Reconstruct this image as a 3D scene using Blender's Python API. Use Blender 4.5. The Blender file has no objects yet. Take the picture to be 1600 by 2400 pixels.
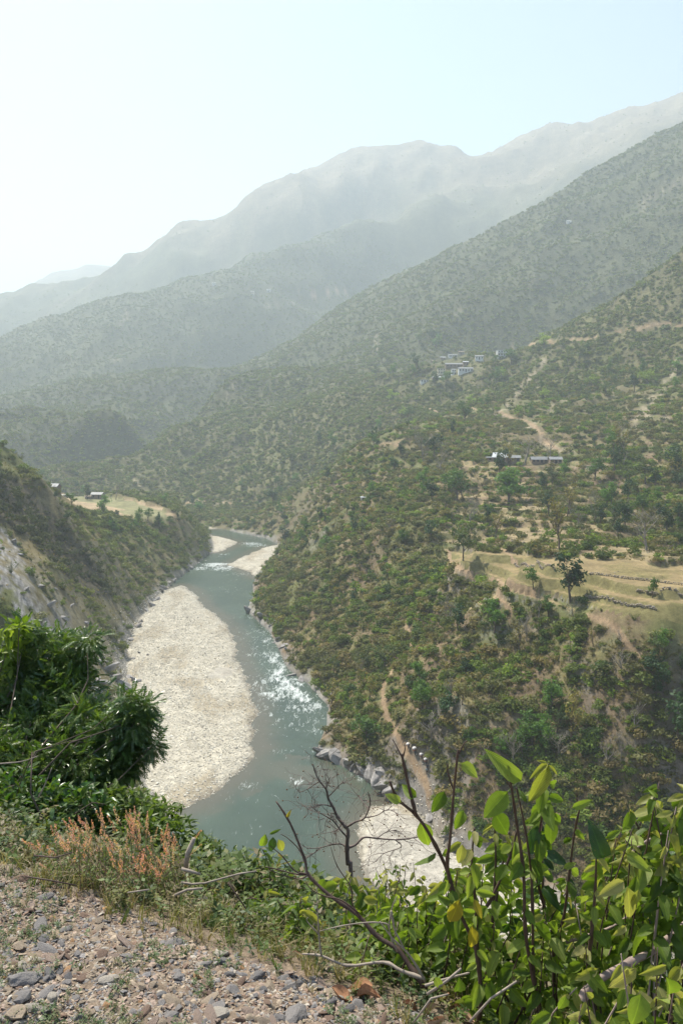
import bpy, math, random
import numpy as np
from mathutils import Vector, Matrix, Euler, Quaternion, noise as mnoise

random.seed(7); RNG = np.random.default_rng(7)
S = bpy.context.scene; C = S.collection

# ------------------------------------------------------------------ camera, sky, sun, exposure
F, CX, CY = 1945.0, 800.0, 1200.0          # the photograph is 1600 x 2400
PITCH = math.radians(5.9); CZ = 80.0
cp, sp = math.cos(PITCH), math.sin(PITCH)
cam_d = bpy.data.cameras.new('camera'); cam = bpy.data.objects.new('camera', cam_d); C.objects.link(cam)
cam.location = (0, 0, CZ); cam.rotation_euler = (math.pi/2 - PITCH, 0, 0)
cam_d.sensor_fit = 'VERTICAL'; cam_d.sensor_height = 24.0; cam_d.lens = F/2400*24.0
cam_d.clip_start = 0.05; cam_d.clip_end = 30000
S.camera = cam

SUN_EL, SUN_AZ = math.radians(56), math.radians(-38)     # azimuth from +Y towards +X: the sun stands ahead on the left
w = bpy.data.worlds.new('World'); S.world = w; w.use_nodes = True
nt = w.node_tree; bg = nt.nodes['Background']
sky = nt.nodes.new('ShaderNodeTexSky'); sky.sky_type = 'NISHITA'; sky.sun_disc = False
sky.sun_elevation = SUN_EL; sky.sun_rotation = SUN_AZ
sky.air_density = 1.0; sky.dust_density = 2.0; sky.ozone_density = 1.0; sky.altitude = 800
nt.links.new(sky.outputs[0], bg.inputs[0]); bg.inputs[1].default_value = 0.105
sd = bpy.data.lights.new('sun', 'SUN'); sd.energy = 5.0; sd.angle = math.radians(0.6); sd.color = (1, 0.94, 0.83)
so = bpy.data.objects.new('sun', sd); C.objects.link(so)
sdir = Vector((math.sin(SUN_AZ)*math.cos(SUN_EL), math.cos(SUN_AZ)*math.cos(SUN_EL), math.sin(SUN_EL)))
so.rotation_euler = sdir.to_track_quat('Z', 'Y').to_euler(); so.location = (0, 0, 300)
S.view_settings.view_transform = 'Standard'; S.view_settings.look = 'None'
S.view_settings.gamma = 1.0; S.view_settings.use_curve_mapping = False
S.view_settings.exposure = 0.92
HAZE_DENSITY = 0.000245
S.render.engine = 'CYCLES'
S.cycles.max_bounces = 6; S.cycles.diffuse_bounces = 2; S.cycles.glossy_bounces = 2
S.cycles.transmission_bounces = 3; S.cycles.volume_bounces = 1; S.cycles.transparent_max_bounces = 6
S.cycles.use_denoising = True; S.cycles.sample_clamp_indirect = 8

# ------------------------------------------------------------------ helpers
def tag(o, label=None, cat=None, group=None, kind=None):
    if label: o['label'] = label
    if cat: o['category'] = cat
    if group: o['group'] = group
    if kind: o['kind'] = kind
    return o
def empty(name, loc, label=None, cat=None, group=None):
    o = bpy.data.objects.new(name, None); o.empty_display_size = .2; o.location = loc; C.objects.link(o)
    return tag(o, label, cat, group)
def link(name, me, parent=None, loc=None):
    o = bpy.data.objects.new(name, me); C.objects.link(o)
    if loc is not None: o.location = loc
    if parent: o.parent = parent
    return o
class MB:
    def __init__(s): s.v = []; s.f = []; s.n = 0; s.c = []
    def add(s, v, f, c=None):
        v = np.asarray(v, float).reshape(-1, 3)
        s.v.append(v); s.f += [tuple(int(i)+s.n for i in q) for q in f]; s.n += len(v)
        s.c.append(np.tile(np.asarray(c if c is not None else (0.5, 0.5, 0.5), float), (len(v), 1)) if np.ndim(c) < 2 else np.asarray(c))
        return s
    def box(s, x0, x1, y0, y1, z0, z1, c=None):
        v = [(x, y, z) for z in (z0, z1) for y in (y0, y1) for x in (x0, x1)]
        return s.add(v, [(0,2,3,1),(4,5,7,6),(0,1,5,4),(2,6,7,3),(0,4,6,2),(1,3,7,5)], c)
    def tube(s, pts, rad, k=6, c=None, cap=True):
        pts = [Vector(p) for p in pts]; n = len(pts)
        if not hasattr(rad, '__len__'): rad = [rad]*n
        ref = Vector((0.3, 0.2, 1)).normalized(); V = []
        up = None
        for i in range(n):
            t = (pts[min(i+1, n-1)] - pts[max(i-1, 0)])
            if t.length < 1e-9: t = Vector((0, 0, 1))
            t.normalize()
            if up is None: up = t.orthogonal().normalized()
            up = (up - t*up.dot(t)); up = up.normalized() if up.length > 1e-6 else t.orthogonal().normalized()
            b = t.cross(up)
            for j in range(k):
                a = 2*math.pi*j/k
                V.append(pts[i] + (up*math.cos(a) + b*math.sin(a))*rad[i])
        Fc = [(i*k+j, i*k+(j+1) % k, (i+1)*k+(j+1) % k, (i+1)*k+j) for i in range(n-1) for j in range(k)]
        if cap: Fc += [tuple(range(k-1, -1, -1)), tuple((n-1)*k+j for j in range(k))]
        return s.add([tuple(p) for p in V], Fc, c)
    def mesh(s, name, mat, smooth=False, col=False):
        me = bpy.data.meshes.new(name)
        V = np.vstack(s.v) if s.v else np.zeros((0, 3))
        me.from_pydata(V.tolist(), [], s.f)
        if col:
            a = me.color_attributes.new('col', 'FLOAT_COLOR', 'POINT')
            cc = np.ones((len(V), 4)); cc[:, :3] = np.vstack(s.c); a.data.foreach_set('color', cc.ravel())
        if smooth: me.polygons.foreach_set('use_smooth', [True]*len(me.polygons))
        if mat: me.materials.append(mat)
        me.update(); return me
    def build(s, name, mat, parent=None, smooth=False, col=False, loc=None):
        return link(name, s.mesh(name, mat, smooth, col), parent, loc)

def fast_mesh(name, V, Q, mat, smooth=True, col=None):
    me = bpy.data.meshes.new(name)
    V = np.ascontiguousarray(V, np.float32); Q = np.ascontiguousarray(Q, np.int32)
    n, m, k = len(V), len(Q), Q.shape[1]
    me.vertices.add(n); me.vertices.foreach_set('co', V.ravel())
    me.loops.add(m*k); me.loops.foreach_set('vertex_index', Q.ravel())
    me.polygons.add(m); me.polygons.foreach_set('loop_start', np.arange(0, m*k, k, dtype=np.int32))
    me.update(calc_edges=True); me.validate()
    if smooth: me.polygons.foreach_set('use_smooth', np.ones(len(me.polygons), bool))
    if col is not None:
        a = me.color_attributes.new('col', 'FLOAT_COLOR', 'POINT')
        cc = np.ones((n, 4), np.float32); cc[:, :3] = col; a.data.foreach_set('color', cc.ravel())
    if mat: me.materials.append(mat)
    return me

# ray geometry: pixel -> direction with unit forward (y) step
def pdir(px, py):
    yi = py-CY; fw = F*cp - yi*sp
    return (px-CX)/fw, -(yi*cp + F*sp)/fw
def pix(px, py, d):
    a, b = pdir(px, py); return Vector((a*d, d, CZ+b*d))
def pix0(px, py, z=0.0):
    a, b = pdir(px, py); d = (z-CZ)/b; return (a*d, d)
def project(x, y, z):
    y = np.maximum(y, 1e-3); dz = z-CZ
    fwd = y*cp - dz*sp; up = y*sp + dz*cp
    fwd = np.maximum(fwd, 1e-3)
    return CX + F*x/fwd, CY - F*up/fwd

# vectorised gradient noise
_P = RNG.permutation(512); _G = RNG.normal(size=(512, 2)); _G /= np.linalg.norm(_G, axis=1)[:, None]
def pn(x, y, seed=0):
    xi = np.floor(x).astype(int); yi = np.floor(y).astype(int); fx = x-xi; fy = y-yi
    u = fx*fx*fx*(fx*(fx*6-15)+10); v = fy*fy*fy*(fy*(fy*6-15)+10)
    def g(i, j, dx, dy):
        h = _P[(_P[(i+seed*37) & 511]+j) & 511]; gg = _G[h]; return gg[..., 0]*dx + gg[..., 1]*dy
    a = g(xi, yi, fx, fy); b = g(xi+1, yi, fx-1, fy); c = g(xi, yi+1, fx, fy-1); d = g(xi+1, yi+1, fx-1, fy-1)
    return 1.5*((a*(1-u)+b*u)*(1-v) + (c*(1-u)+d*u)*v)
def fbm(x, y, o=4, seed=0):
    s = 0; a = 1; t = 0
    for i in range(o):
        s = s + a*pn(x*2**i+i*13.7, y*2**i-i*7.1, seed+i); t += a; a *= .55
    return s/t
def sst(x, a, b):
    t = np.clip((x-a)/(b-a), 0, 1); return t*t*(3-2*t)
def inpoly(px, py, poly):
    poly = np.asarray(poly, float); r = np.zeros(np.shape(px), bool); j = len(poly)-1
    for i in range(len(poly)):
        xi, yi = poly[i]; xj, yj = poly[j]
        c = ((yi > py) != (yj > py)) & (px < (xj-xi)*(py-yi)/((yj-yi) if yj != yi else 1e-9)+xi)
        r ^= c; j = i
    return r
def dpoly(px, py, line, closed=False):
    line = np.asarray(line, float); d = np.full(np.shape(px), 1e9)
    n = len(line)
    for i in range(n if closed else n-1):
        a = line[i]; b = line[(i+1) % n]; ab = b-a; L = max(ab@ab, 1e-9)
        t = np.clip(((px-a[0])*ab[0]+(py-a[1])*ab[1])/L, 0, 1)
        d = np.minimum(d, np.hypot(px-a[0]-t*ab[0], py-a[1]-t*ab[1]))
    return d

# ------------------------------------------------------------------ materials
def newmat(name):
    m = bpy.data.materials.new(name); m.use_nodes = True
    t = m.node_tree; return m, t, t.nodes['Principled BSDF'], t.nodes['Material Output']
def nd(t, typ, **kw):
    n = t.nodes.new(typ)
    for k, v in kw.items():
        if k in n.inputs: n.inputs[k].default_value = v
        else: setattr(n, k, v)
    return n
def mixc(t, mode, fac, a, b):
    n = t.nodes.new('ShaderNodeMix'); n.data_type = 'RGBA'; n.blend_type = mode
    for sock, val in ((n.inputs[0], fac), (n.inputs[6], a), (n.inputs[7], b)):
        if hasattr(val, 'is_output'): t.links.new(val, sock)
        else: sock.default_value = val if not isinstance(val, tuple) else (*val, 1)
    return n.outputs[2]
def ramp(t, src, stops):
    n = t.nodes.new('ShaderNodeValToRGB'); e = n.color_ramp.elements
    while len(e) < len(stops): e.new(0.5)
    for i, (p, c) in enumerate(stops):
        e[i].position = p; e[i].color = (*c, 1) if len(c) == 3 else c
    t.links.new(src, n.inputs[0]); return n.outputs[0]
def noise_n(t, scale, detail=5, rough=.6, vec=None, coord='Object'):
    tc = nd(t, 'ShaderNodeTexCoord'); n = nd(t, 'ShaderNodeTexNoise', Scale=scale, Detail=detail, Roughness=rough)
    t.links.new(vec if vec else tc.outputs[coord], n.inputs['Vector']); return n
def bump(t, h, strength, dist, bs):
    b = nd(t, 'ShaderNodeBump', Strength=strength, Distance=dist); t.links.new(h, b.inputs['Height']); t.links.new(b.outputs[0], bs.inputs['Normal']); return b

def ground_mat(name, scales, amp=.5, rough=.95, bscale=None):
    """vertex colour (soil, grass, rock as they are) times procedural grain at several sizes"""
    m, t, bs, _ = newmat(name)
    va = nd(t, 'ShaderNodeVertexColor', layer_name='col'); c = va.outputs[0]
    for i, sc in enumerate(scales):
        n = noise_n(t, sc, 6, .65)
        r = ramp(t, n.outputs[0], [(.3, (1-amp,)*3), (.7, (1+amp*.9,)*3)])
        c = mixc(t, 'MULTIPLY', 1.0, c, r)
    t.links.new(c, bs.inputs['Base Color']); bs.inputs['Roughness'].default_value = rough
    bs.inputs['Specular IOR Level'].default_value = .15
    n = noise_n(t, bscale or scales[-1], 6, .7); bump(t, n.outputs[0], .8, .6/(bscale or scales[-1]), bs)
    return m
def simple(name, c, rough=.8, scale=None, amp=.25, spec=.3, metal=0, bmp=0):
    m, t, bs, _ = newmat(name)
    if scale:
        n = noise_n(t, scale, 6, .65)
        r = ramp(t, n.outputs[0], [(.3, tuple(x*(1-amp) for x in c)), (.7, tuple(min(1, x*(1+amp)) for x in c))])
        t.links.new(r, bs.inputs['Base Color'])
        if bmp: bump(t, n.outputs[0], .7, bmp, bs)
    else: bs.inputs['Base Color'].default_value = (*c, 1)
    bs.inputs['Roughness'].default_value = rough; bs.inputs['Specular IOR Level'].default_value = spec; bs.inputs['Metallic'].default_value = metal
    return m
def leaf_mat(name, cols, trans=.35, rough=.45, spec=.4, veins=False, scale=2.0, rnd=True):
    m, t, bs, out = newmat(name)
    oi = nd(t, 'ShaderNodeObjectInfo'); n = noise_n(t, scale, 3, .6)
    f = t.nodes.new('ShaderNodeMath'); f.operation = 'ADD'
    if rnd:
        t.links.new(oi.outputs['Random'], f.inputs[0])
        s_ = t.nodes.new('ShaderNodeMath'); s_.operation = 'MULTIPLY_ADD'; s_.inputs[1].default_value = .8; s_.inputs[2].default_value = -.4
        t.links.new(n.outputs[0], s_.inputs[0]); t.links.new(s_.outputs[0], f.inputs[1])
    else:
        va = nd(t, 'ShaderNodeVertexColor', layer_name='col'); sx = nd(t, 'ShaderNodeSeparateColor'); t.links.new(va.outputs[0], sx.inputs[0])
        t.links.new(sx.outputs[0], f.inputs[0]); f.inputs[1].default_value = 0
    k = len(cols); c = ramp(t, f.outputs[0], [(i/(k-1), cols[i]) for i in range(k)])
    if veins:
        tc = nd(t, 'ShaderNodeTexCoord'); mp = nd(t, 'ShaderNodeMapping'); t.links.new(tc.outputs['Object'], mp.inputs[0])
        va = nd(t, 'ShaderNodeVertexColor', layer_name='col'); sx = nd(t, 'ShaderNodeSeparateColor'); t.links.new(va.outputs[0], sx.inputs[0])
        mr = ramp(t, sx.outputs[1], [(0, (1.5, 1.5, 1.25)), (.09, (1, 1, 1))])
        c = mixc(t, 'MULTIPLY', 1, c, mr)
        wv = nd(t, 'ShaderNodeTexWave', Scale=9, Distortion=1.5); wv.bands_direction = 'Y'; t.links.new(mp.outputs[0], wv.inputs[0])
        c = mixc(t, 'MULTIPLY', .3, c, wv.outputs[0]); bump(t, wv.outputs[0], .25, .003, bs)
        sp_ = noise_n(t, 7, 4, .7); c = mixc(t, 'MIX', ramp(t, sp_.outputs[0], [(.63, (0, 0, 0)), (.70, (.75,)*3)]), c, (.20, .13, .045))
    t.links.new(c, bs.inputs['Base Color']); bs.inputs['Roughness'].default_value = rough; bs.inputs['Specular IOR Level'].default_value = spec
    tr = nd(t, 'ShaderNodeBsdfTranslucent'); c2 = mixc(t, 'MULTIPLY', 1, c, (1.5, 1.6, .6)); t.links.new(c2, tr.inputs[0])
    mx = nd(t, 'ShaderNodeMixShader'); mx.inputs[0].default_value = trans
    t.links.new(bs.outputs[0], mx.inputs[1]); t.links.new(tr.outputs[0], mx.inputs[2]); t.links.new(mx.outputs[0], out.inputs[0])
    return m
def tint_mat(name, trans=.25, rough=.6, spec=.2, vary=.35, scale=1.0):
    """foliage or stone whose own colour comes from each instance's 'tint'"""
    m, t, bs, out = newmat(name)
    at = nd(t, 'ShaderNodeAttribute', attribute_name='tint'); at.attribute_type = 'INSTANCER'
    n = noise_n(t, scale, 3, .6); r = ramp(t, n.outputs[0], [(.3, (1-vary,)*3), (.7, (1+vary,)*3)])
    c = mixc(t, 'MULTIPLY', 1, at.outputs['Color'], r)
    t.links.new(c, bs.inputs['Base Color']); bs.inputs['Roughness'].default_value = rough; bs.inputs['Specular IOR Level'].default_value = spec
    if trans:
        tr = nd(t, 'ShaderNodeBsdfTranslucent'); t.links.new(mixc(t, 'MULTIPLY', 1, c, (1.4, 1.5, .7)), tr.inputs[0])
        mx = nd(t, 'ShaderNodeMixShader'); mx.inputs[0].default_value = trans
        t.links.new(bs.outputs[0], mx.inputs[1]); t.links.new(tr.outputs[0], mx.inputs[2]); t.links.new(mx.outputs[0], out.inputs[0])
    return m

# scatter for things nobody could count: one object, geometry nodes, own tint per instance
def scatter(name, pts, scl, rot, tint, protos, label=None, parent=None):
    me = bpy.data.meshes.new(name); n = len(pts)
    me.vertices.add(n); me.vertices.foreach_set('co', np.asarray(pts, np.float32).ravel())
    for nm, typ, dat, key in (('scl', 'FLOAT_VECTOR', scl, 'vector'), ('rot', 'FLOAT_VECTOR', rot, 'vector'), ('tint', 'FLOAT_COLOR', np.c_[tint, np.ones(n)], 'color')):
        a = me.attributes.new(nm, typ, 'POINT'); a.data.foreach_set(key, np.asarray(dat, np.float32).ravel())
    a = me.attributes.new('idx', 'INT', 'POINT'); a.data.foreach_set('value', RNG.integers(0, len(protos), n).astype(np.int32))
    col = bpy.data.collections.new(name+'_sources')
    for i, p in enumerate(protos):
        o = bpy.data.objects.new('%s_source' % name, p); col.objects.link(o)
    g = bpy.data.node_groups.new(name, 'GeometryNodeTree')
    g.interface.new_socket('Geometry', in_out='INPUT', socket_type='NodeSocketGeometry'); g.interface.new_socket('Geometry', in_out='OUTPUT', socket_type='NodeSocketGeometry')
    gi = g.nodes.new('NodeGroupInput'); go = g.nodes.new('NodeGroupOutput')
    ci = g.nodes.new('GeometryNodeCollectionInfo'); ci.inputs[0].default_value = col; ci.inputs[1].default_value = True; ci.inputs[2].default_value = True
    ip = g.nodes.new('GeometryNodeInstanceOnPoints'); ip.inputs['Pick Instance'].default_value = True
    def attr(nm, dt):
        a = g.nodes.new('GeometryNodeInputNamedAttribute'); a.data_type = dt; a.inputs[0].default_value = nm; return a.outputs[0]
    L = g.links.new
    m2p = g.nodes.new('GeometryNodeMeshToPoints'); L(gi.outputs[0], m2p.inputs[0])
    L(m2p.outputs[0], ip.inputs['Points']); L(ci.outputs[0], ip.inputs['Instance'])
    L(attr('idx', 'INT'), ip.inputs['Instance Index']); L(attr('scl', 'FLOAT_VECTOR'), ip.inputs['Scale']); L(attr('rot', 'FLOAT_VECTOR'), ip.inputs['Rotation'])
    L(ip.outputs[0], go.inputs[0])
    o = link(name, me, parent); md = o.modifiers.new('scatter', 'NODES'); md.node_group = g
    tag(o, label, None, None, 'stuff'); return o
# ------------------------------------------------------------------ terrain: one height function, surveyed from the photograph
def P0(l): return [pix0(*p) for p in l]
right_bank = P0([(905,1872),(880,1842),(800,1795),(740,1765),(765,1700),(768,1655),(722,1605),(672,1565),(652,1522),(632,1482),(578,1432),(592,1400),(592,1372),(602,1352),(665,1283),(622,1262),(560,1249),(518,1240)]) 
left_far = P0([(470,1229),(498,1250),(500,1290),(450,1332),(412,1362),(365,1400),(330,1445),(302,1500),(296,1560),(300,1640),(312,1700),(325,1780),(345,1850),(395,1905)])
floor_poly = [(120,60),(60,95)] + P0([(1600,2300),(1400,2165),(1200,2060),(1045,1985),(1010,1925),(950,1890)]) + right_bank + [(-190,730),(-420,800),(-430,770),(-200,690)] + left_far + [(-42,150),(-40,120),(-30,96),(0,76),(50,55)]
floor_poly = np.array(floor_poly)
bar_poly = np.array(P0([(435,1895),(480,1872),(520,1843),(575,1795),(604,1750),(596,1700),(598,1640),(580,1600),(560,1540),(550,1490),(520,1450),(480,1420),(455,1385),(430,1372),(398,1378),(360,1402),(325,1440),(296,1500),(285,1560),(290,1640),(300,1700),(315,1780),(335,1860),(395,1915)]))
bar2_poly = np.array(P0([(530,1324),(580,1300),(622,1281),(668,1276),(675,1300),(625,1345),(598,1355),(575,1338)]))
bar3_poly = np.array(P0([(480,1254),(520,1258),(566,1272),(540,1283),(512,1296),(485,1296)]))
bar5_poly = np.array(P0([(440,1228),(480,1231),(512,1239),(480,1242),(455,1240)]))
beach_poly = np.array(P0([(925,1872),(872,1895),(840,1930),(828,1990),(845,2050),(890,2110),(1010,2200),(1200,2330)])+[(60,70),(110,60),(66,112)]+P0([(1600,2290),(1400,2155),(1200,2050),(1055,1980),(1020,1920),(960,1880)]))
BARS = [bar_poly, bar2_poly, bar3_poly, bar5_poly, beach_poly]

ctl = []   # (theta, ln r, z/r)
def cpt(x, y, z):
    r = math.hypot(x, y); ctl.append((math.atan2(x, y), math.log(r), z/r))
def cpp(l):
    for px, py, d in l:
        p = pix(px, py, d); cpt(*p)
for a, b in zip(floor_poly, np.roll(floor_poly, -1, 0)):
    L = np.hypot(*(b-a)); n = max(1, min(6, int(L/14)))
    for k in range(n): q = a+(b-a)*k/n; cpt(q[0], q[1], .6)
cpp([(960,1750,171),(1050,1850,160),(1200,1900,151),(1500,1950,143),(1700,1950,146),(1300,1750,163),(1500,1700,156),(1700,1700,158),(1100,1600,190),(900,1600,212),(800,1500,268),
 (1000,1500,226),(1200,1500,197),(1400,1500,176),(1700,1500,170),(1000,1400,257),(800,1400,312),(680,1350,392),(1080,1400,238)])
cpp([(1200,1370,210),(1350,1400,194),(1600,1450,172),(1090,1310,248),(1200,1300,244),(1600,1330,212),(1300,1250,286),(1300,1180,345),(1300,1085,430),(1100,1180,360),(1120,1070,450),
 (1600,1280,245),(1600,1180,305),(1600,1090,370),(1700,1280,250),(1800,1150,330),(900,1250,330),(800,1200,410),(700,1250,475),(720,1180,530),(900,1130,440),(1000,1060,490),(800,1080,570),
 (650,1180,650),(600,1205,700),(520,1195,740),(450,1180,790)])
cpp([(1200,1000,540),(1400,1000,500),(1700,1000,440),(1300,900,700),(1500,900,640),(1600,800,700),(1600,590,860),(1450,690,880),(1300,790,920),(1750,500,900),(1050,850,1000),(1175,828,970),(900,880,1060),(1230,830,950),
 (1100,930,800),(900,980,800),(1000,760,1300),(1200,700,1300),(1400,600,1350),(800,860,1300),(1600,500,1300),(1750,420,1300)])
cpp([(1800,265,1800),(1600,330,1800),(1450,392,1800),(1300,472,1800),(1150,560,1800),(1000,640,1850),(880,690,1900),(780,760,1900),(680,820,1850),(600,865,1750),
 (0,950,1500),(200,905,1500),(400,890,1500),(500,885,1480),(-200,960,1500),(0,990,1440),(200,945,1430),(400,928,1420),(0,944,1760),(200,899,1760),(380,884,1720),(300,1000,1150),(450,1050,950),(600,1000,950),(700,900,1150),(560,960,1130),(420,1000,1100),(350,1050,980),
 (0,1050,1050),(150,1100,900),(300,1130,860),(-200,1080,1000)])
for px, py, d, dd, dz in [(1800,265,2150,1,-130),(1600,330,2150,1,-130),(1450,392,2150,1,-130),(1300,472,2150,1,-130),(1150,560,2150,1,-130),(1000,640,2200,1,-120),(880,690,2250,1,-100),(600,865,2000,1,-30)]:
    q = pix(px, py, d-350); f = d/(d-350); cpt(q.x*f, q.y*f, q.z+dz)
cpp([(-200,900,2500),(0,858,2500),(60,797,2500),(150,760,2500),(300,710,2500),(400,685,2500),(500,660,2550),(600,603,2600),(700,562,2650),(750,548,2700),(850,520,2800),(950,480,2950),(300,800,2000),(600,740,2150),(100,890,1900)])
for px, py, d in [(-200,900,2500),(0,858,2500),(150,760,2500),(300,710,2500),(400,685,2500),(500,660,2550),(600,603,2600),(700,562,2650)]:
    q = pix(px, py, d); f = (d+300)/d; cpt(q.x*f, q.y*f, q.z-60)
SKY = [(-300,800,3700),(-150,745,3700),(0,706,3700),(60,689,3700),(110,673,3700),(200,664,3650),(270,645,3650),(300,620,3650),(340,590,3600),(390,558,3600),(430,540,3600),(490,518,3600),(540,498,3600),(590,470,3600),(620,448,3600),(700,412,3600),(760,388,3600),(800,368,3600),(850,352,3600),(950,340,3600),(1060,352,3550),(1140,360,3500),(1160,345,3500),(1200,332,3500),(1250,310,3450),(1290,299,3450),(1350,305,3400),(1400,285,3400),(1450,282,3400),(1500,262,3350),(1550,243,3350),(1600,228,3300),(1700,190,3300),(1900,120,3300)]
cpp(SKY)
for px, py, d in SKY[::2]:
    q = pix(px, py, d); f = (d+500)/d; cpt(q.x*f, q.y*f, q.z-260)
    f = (d+1500)/d; cpt(q.x*f, q.y*f, q.z-600)
cpp([(1100,500,2900),(1350,450,2700),(1550,400,2600),(900,600,3000),(950,620,2700),(700,520,3100),(400,630,3100),(1250,400,3100)])
for px, py, d in [(1750,500,880),(1600,590,860),(1520,640,870),(1450,690,880),(1375,740,900),(1300,790,920)]:
    q = pix(px, py, d); f = (d+130)/d; cpt(q.x*f, q.y*f, q.z-26); f = (d+240)/d; cpt(q.x*f, q.y*f, q.z-14)
for px, py, d in [(540,900,1250),(480,950,1180),(400,1000,1100),(330,1050,1020),(250,1085,950)]:
    q = pix(px, py, d); cpt(q.x, q.y, q.z); f = (d+130)/d; cpt(q.x*f, q.y*f, q.z-34)
# left bank
cpp([(-350,950,300),(-150,1010,310),(0,1085,335),(60,1110,355),(105,1150,390),(0,1250,275),(0,1400,232),(120,1330,275),(120,1500,232),(200,1400,275),(200,1300,330),(250,1250,420),(330,1260,430),(300,1350,350),(300,1450,308),
 (-200,1200,260),(-200,1450,210),(150,1600,218),(0,1700,180),(-300,1700,150)])
for px, py, z in [(200,1190,28),(300,1195,27),(420,1212,25),(420,1190,25),(330,1165,26),(200,1165,28),(120,1160,30),(440,1215,24),(250,1175,27),(470,1240,12)]:
    q = pix0(px, py, z); cpt(q[0], q[1], z)
for x, y, z in [(-330,640,45),(-330,720,20),(-220,700,8),(-150,690,6),(-400,560,90),(-300,450,90),(-260,330,110)]: cpt(x, y, z)
for th in (-1.0, -.75, .75, 1.0, 1.3, -1.3):
    for r, z in ((150, 30 if th > 0 else 60), (300, 90), (700, 250), (1500, 500), (3200, 1200), (5000, 900)):
        cpt(r*math.sin(th), r*math.cos(th), z)
ctl = np.array(ctl)
_k = np.round(ctl[:, :2]*400).astype(int); _, _i = np.unique(_k, axis=0, return_index=True); ctl = ctl[np.sort(_i)]
def _tps(a, b):
    d2 = ((a[:, None, :]-b[None, :, :])**2).sum(-1); return .5*d2*np.log(d2+1e-9)
_n = len(ctl); _K = _tps(ctl[:, :2], ctl[:, :2]) + 4e-5*np.eye(_n); _Q = np.c_[np.ones(_n), ctl[:, :2]]
_A = np.block([[_K, _Q], [_Q.T, np.zeros((3, 3))]]); _W = np.linalg.solve(_A, np.r_[ctl[:, 2], 0, 0, 0])

field_px = [(1040,1300),(1075,1288),(1200,1300),(1330,1308),(1460,1312),(1640,1322),(1640,1472),(1500,1455),(1380,1425),(1290,1400),(1190,1375),(1100,1355),(1060,1330)]
lfield_px = [(110,1158),(200,1158),(290,1168),(350,1178),(400,1195),(425,1212),(400,1224),(320,1215),(260,1203),(180,1190)]
EDGE_N = np.array([0.462, 0.887])
def H0(x, y):
    sh = np.shape(x); x = np.ravel(np.asarray(x, float)); y = np.ravel(np.asarray(y, float))
    r = np.hypot(x, y); th = np.arctan2(x, y); q = np.c_[th, np.log(np.maximum(r, 30))]
    e = np.empty(len(x))
    for i in range(0, len(x), 40000):
        s = slice(i, i+40000); e[s] = _tps(q[s], ctl[:, :2]) @ _W[:_n] + _W[_n] + q[s] @ _W[_n+1:]
    z = e*r
    ins = inpoly(x, y, floor_poly); d = dpoly(x, y, floor_poly, True); dout = np.where(ins, 0, d)
    # relief: spurs, gullies, knolls, each only where the land is far larger than they are
    amp = sst(dout, 2, 40)
    wx = x + 25*fbm(x/180, y/180, 3, 11); wy = y + 25*fbm(x/180+9, y/180, 3, 12)
    for lam, a, sd_ in ((700, .055, 1), (330, .07, 2), (150, .075, 3), (70, .07, 4), (32, .055, 5), (14, .05, 6), (6, .035, 7)):
        w_ = sst(r/lam, 4, 11)*sst(lam/r, .0015, .006)*amp*(1+.5*sst(r, 500, 900))*(1 if lam > 100 else 1-.65*sst(r, 900, 1700))
        rid = 1-2*np.abs(pn(wx/lam, wy/lam, sd_)); z = z + w_*lam*a*(rid-.45)
    # steep spurs that run down to the river on the left bank
    lmk = sst(-x/np.maximum(y, 1), .13, .22)*sst(r, 185, 235)*(1-sst(r, 400, 480))*sst(dout, 3, 28)*(y > 60)
    z = z + lmk*9.5*(.55-2*np.abs(pn((y+.45*x+6*fbm(x/30, y/30, 2, 17))/46, x/190, 9)))
    px, py = project(x, y, z)
    # level shelves of the right bank and the stepped terraces
    reg = sst(px, 1000, 1080)*sst(py, 1065, 1085)*(1-sst(py, 1380, 1450))*(r > 165)*(r < 520)
    zs = z - .4*(x-60)*.02; st = 2.2; k = zs/st + .25*fbm(x/40, y/40, 2, 21); fl = np.floor(k); fr = k-fl
    z = z*(1-reg) + reg*(z + st*(fl+sst(fr, .72, .98)-k)*.9)
    fm = inpoly(px, py, field_px) & (r < 330)
    # left shelf is level
    lm = inpoly(px, py, [(100,1155),(200,1155),(300,1165),(360,1178),(430,1210),(400,1222),(250,1205),(160,1185)]) & (r > 420) & (r < 760)
    z = np.where(lm, z*.25+.75*27, z)
    # banks
    z = np.where(dout < 60, np.minimum(z, .5+dout*1.5), z)
    z = np.maximum(z, .3+.35*np.minimum(dout, 14) + .5*fbm(x/5, y/5, 3, 31)*sst(dout, 0, 6))
    # river bed and bars
    zb = -.9-.5*np.minimum(d, 4)
    for P in BARS:
        db = dpoly(x, y, P, True); ib = inpoly(x, y, P); sgn = np.where(ib, db, -db) + 3.4*fbm(x/11, y/11, 4, 41) - .6
        zb = np.maximum(zb, np.clip(sgn*.22, -1.2, .9) + .18*fbm(x/9, y/4, 3, 42)*sst(sgn, 0, 5))
    z = np.where(ins, zb, z)
    # the slope the camera stands on
    p_ = x*EDGE_N[0]+y*EDGE_N[1]; q_ = -x*EDGE_N[1]+y*EDGE_N[0]
    zc = 81.43 - 1.12*p_ - .0012*np.maximum(p_, 0)**2 + 3*fbm(x/12, y/12, 3, 51)*sst(p_, 8, 25) 
    z = np.maximum(z, np.where((r < 130), zc, -50))
    return z.reshape(sh)

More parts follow.
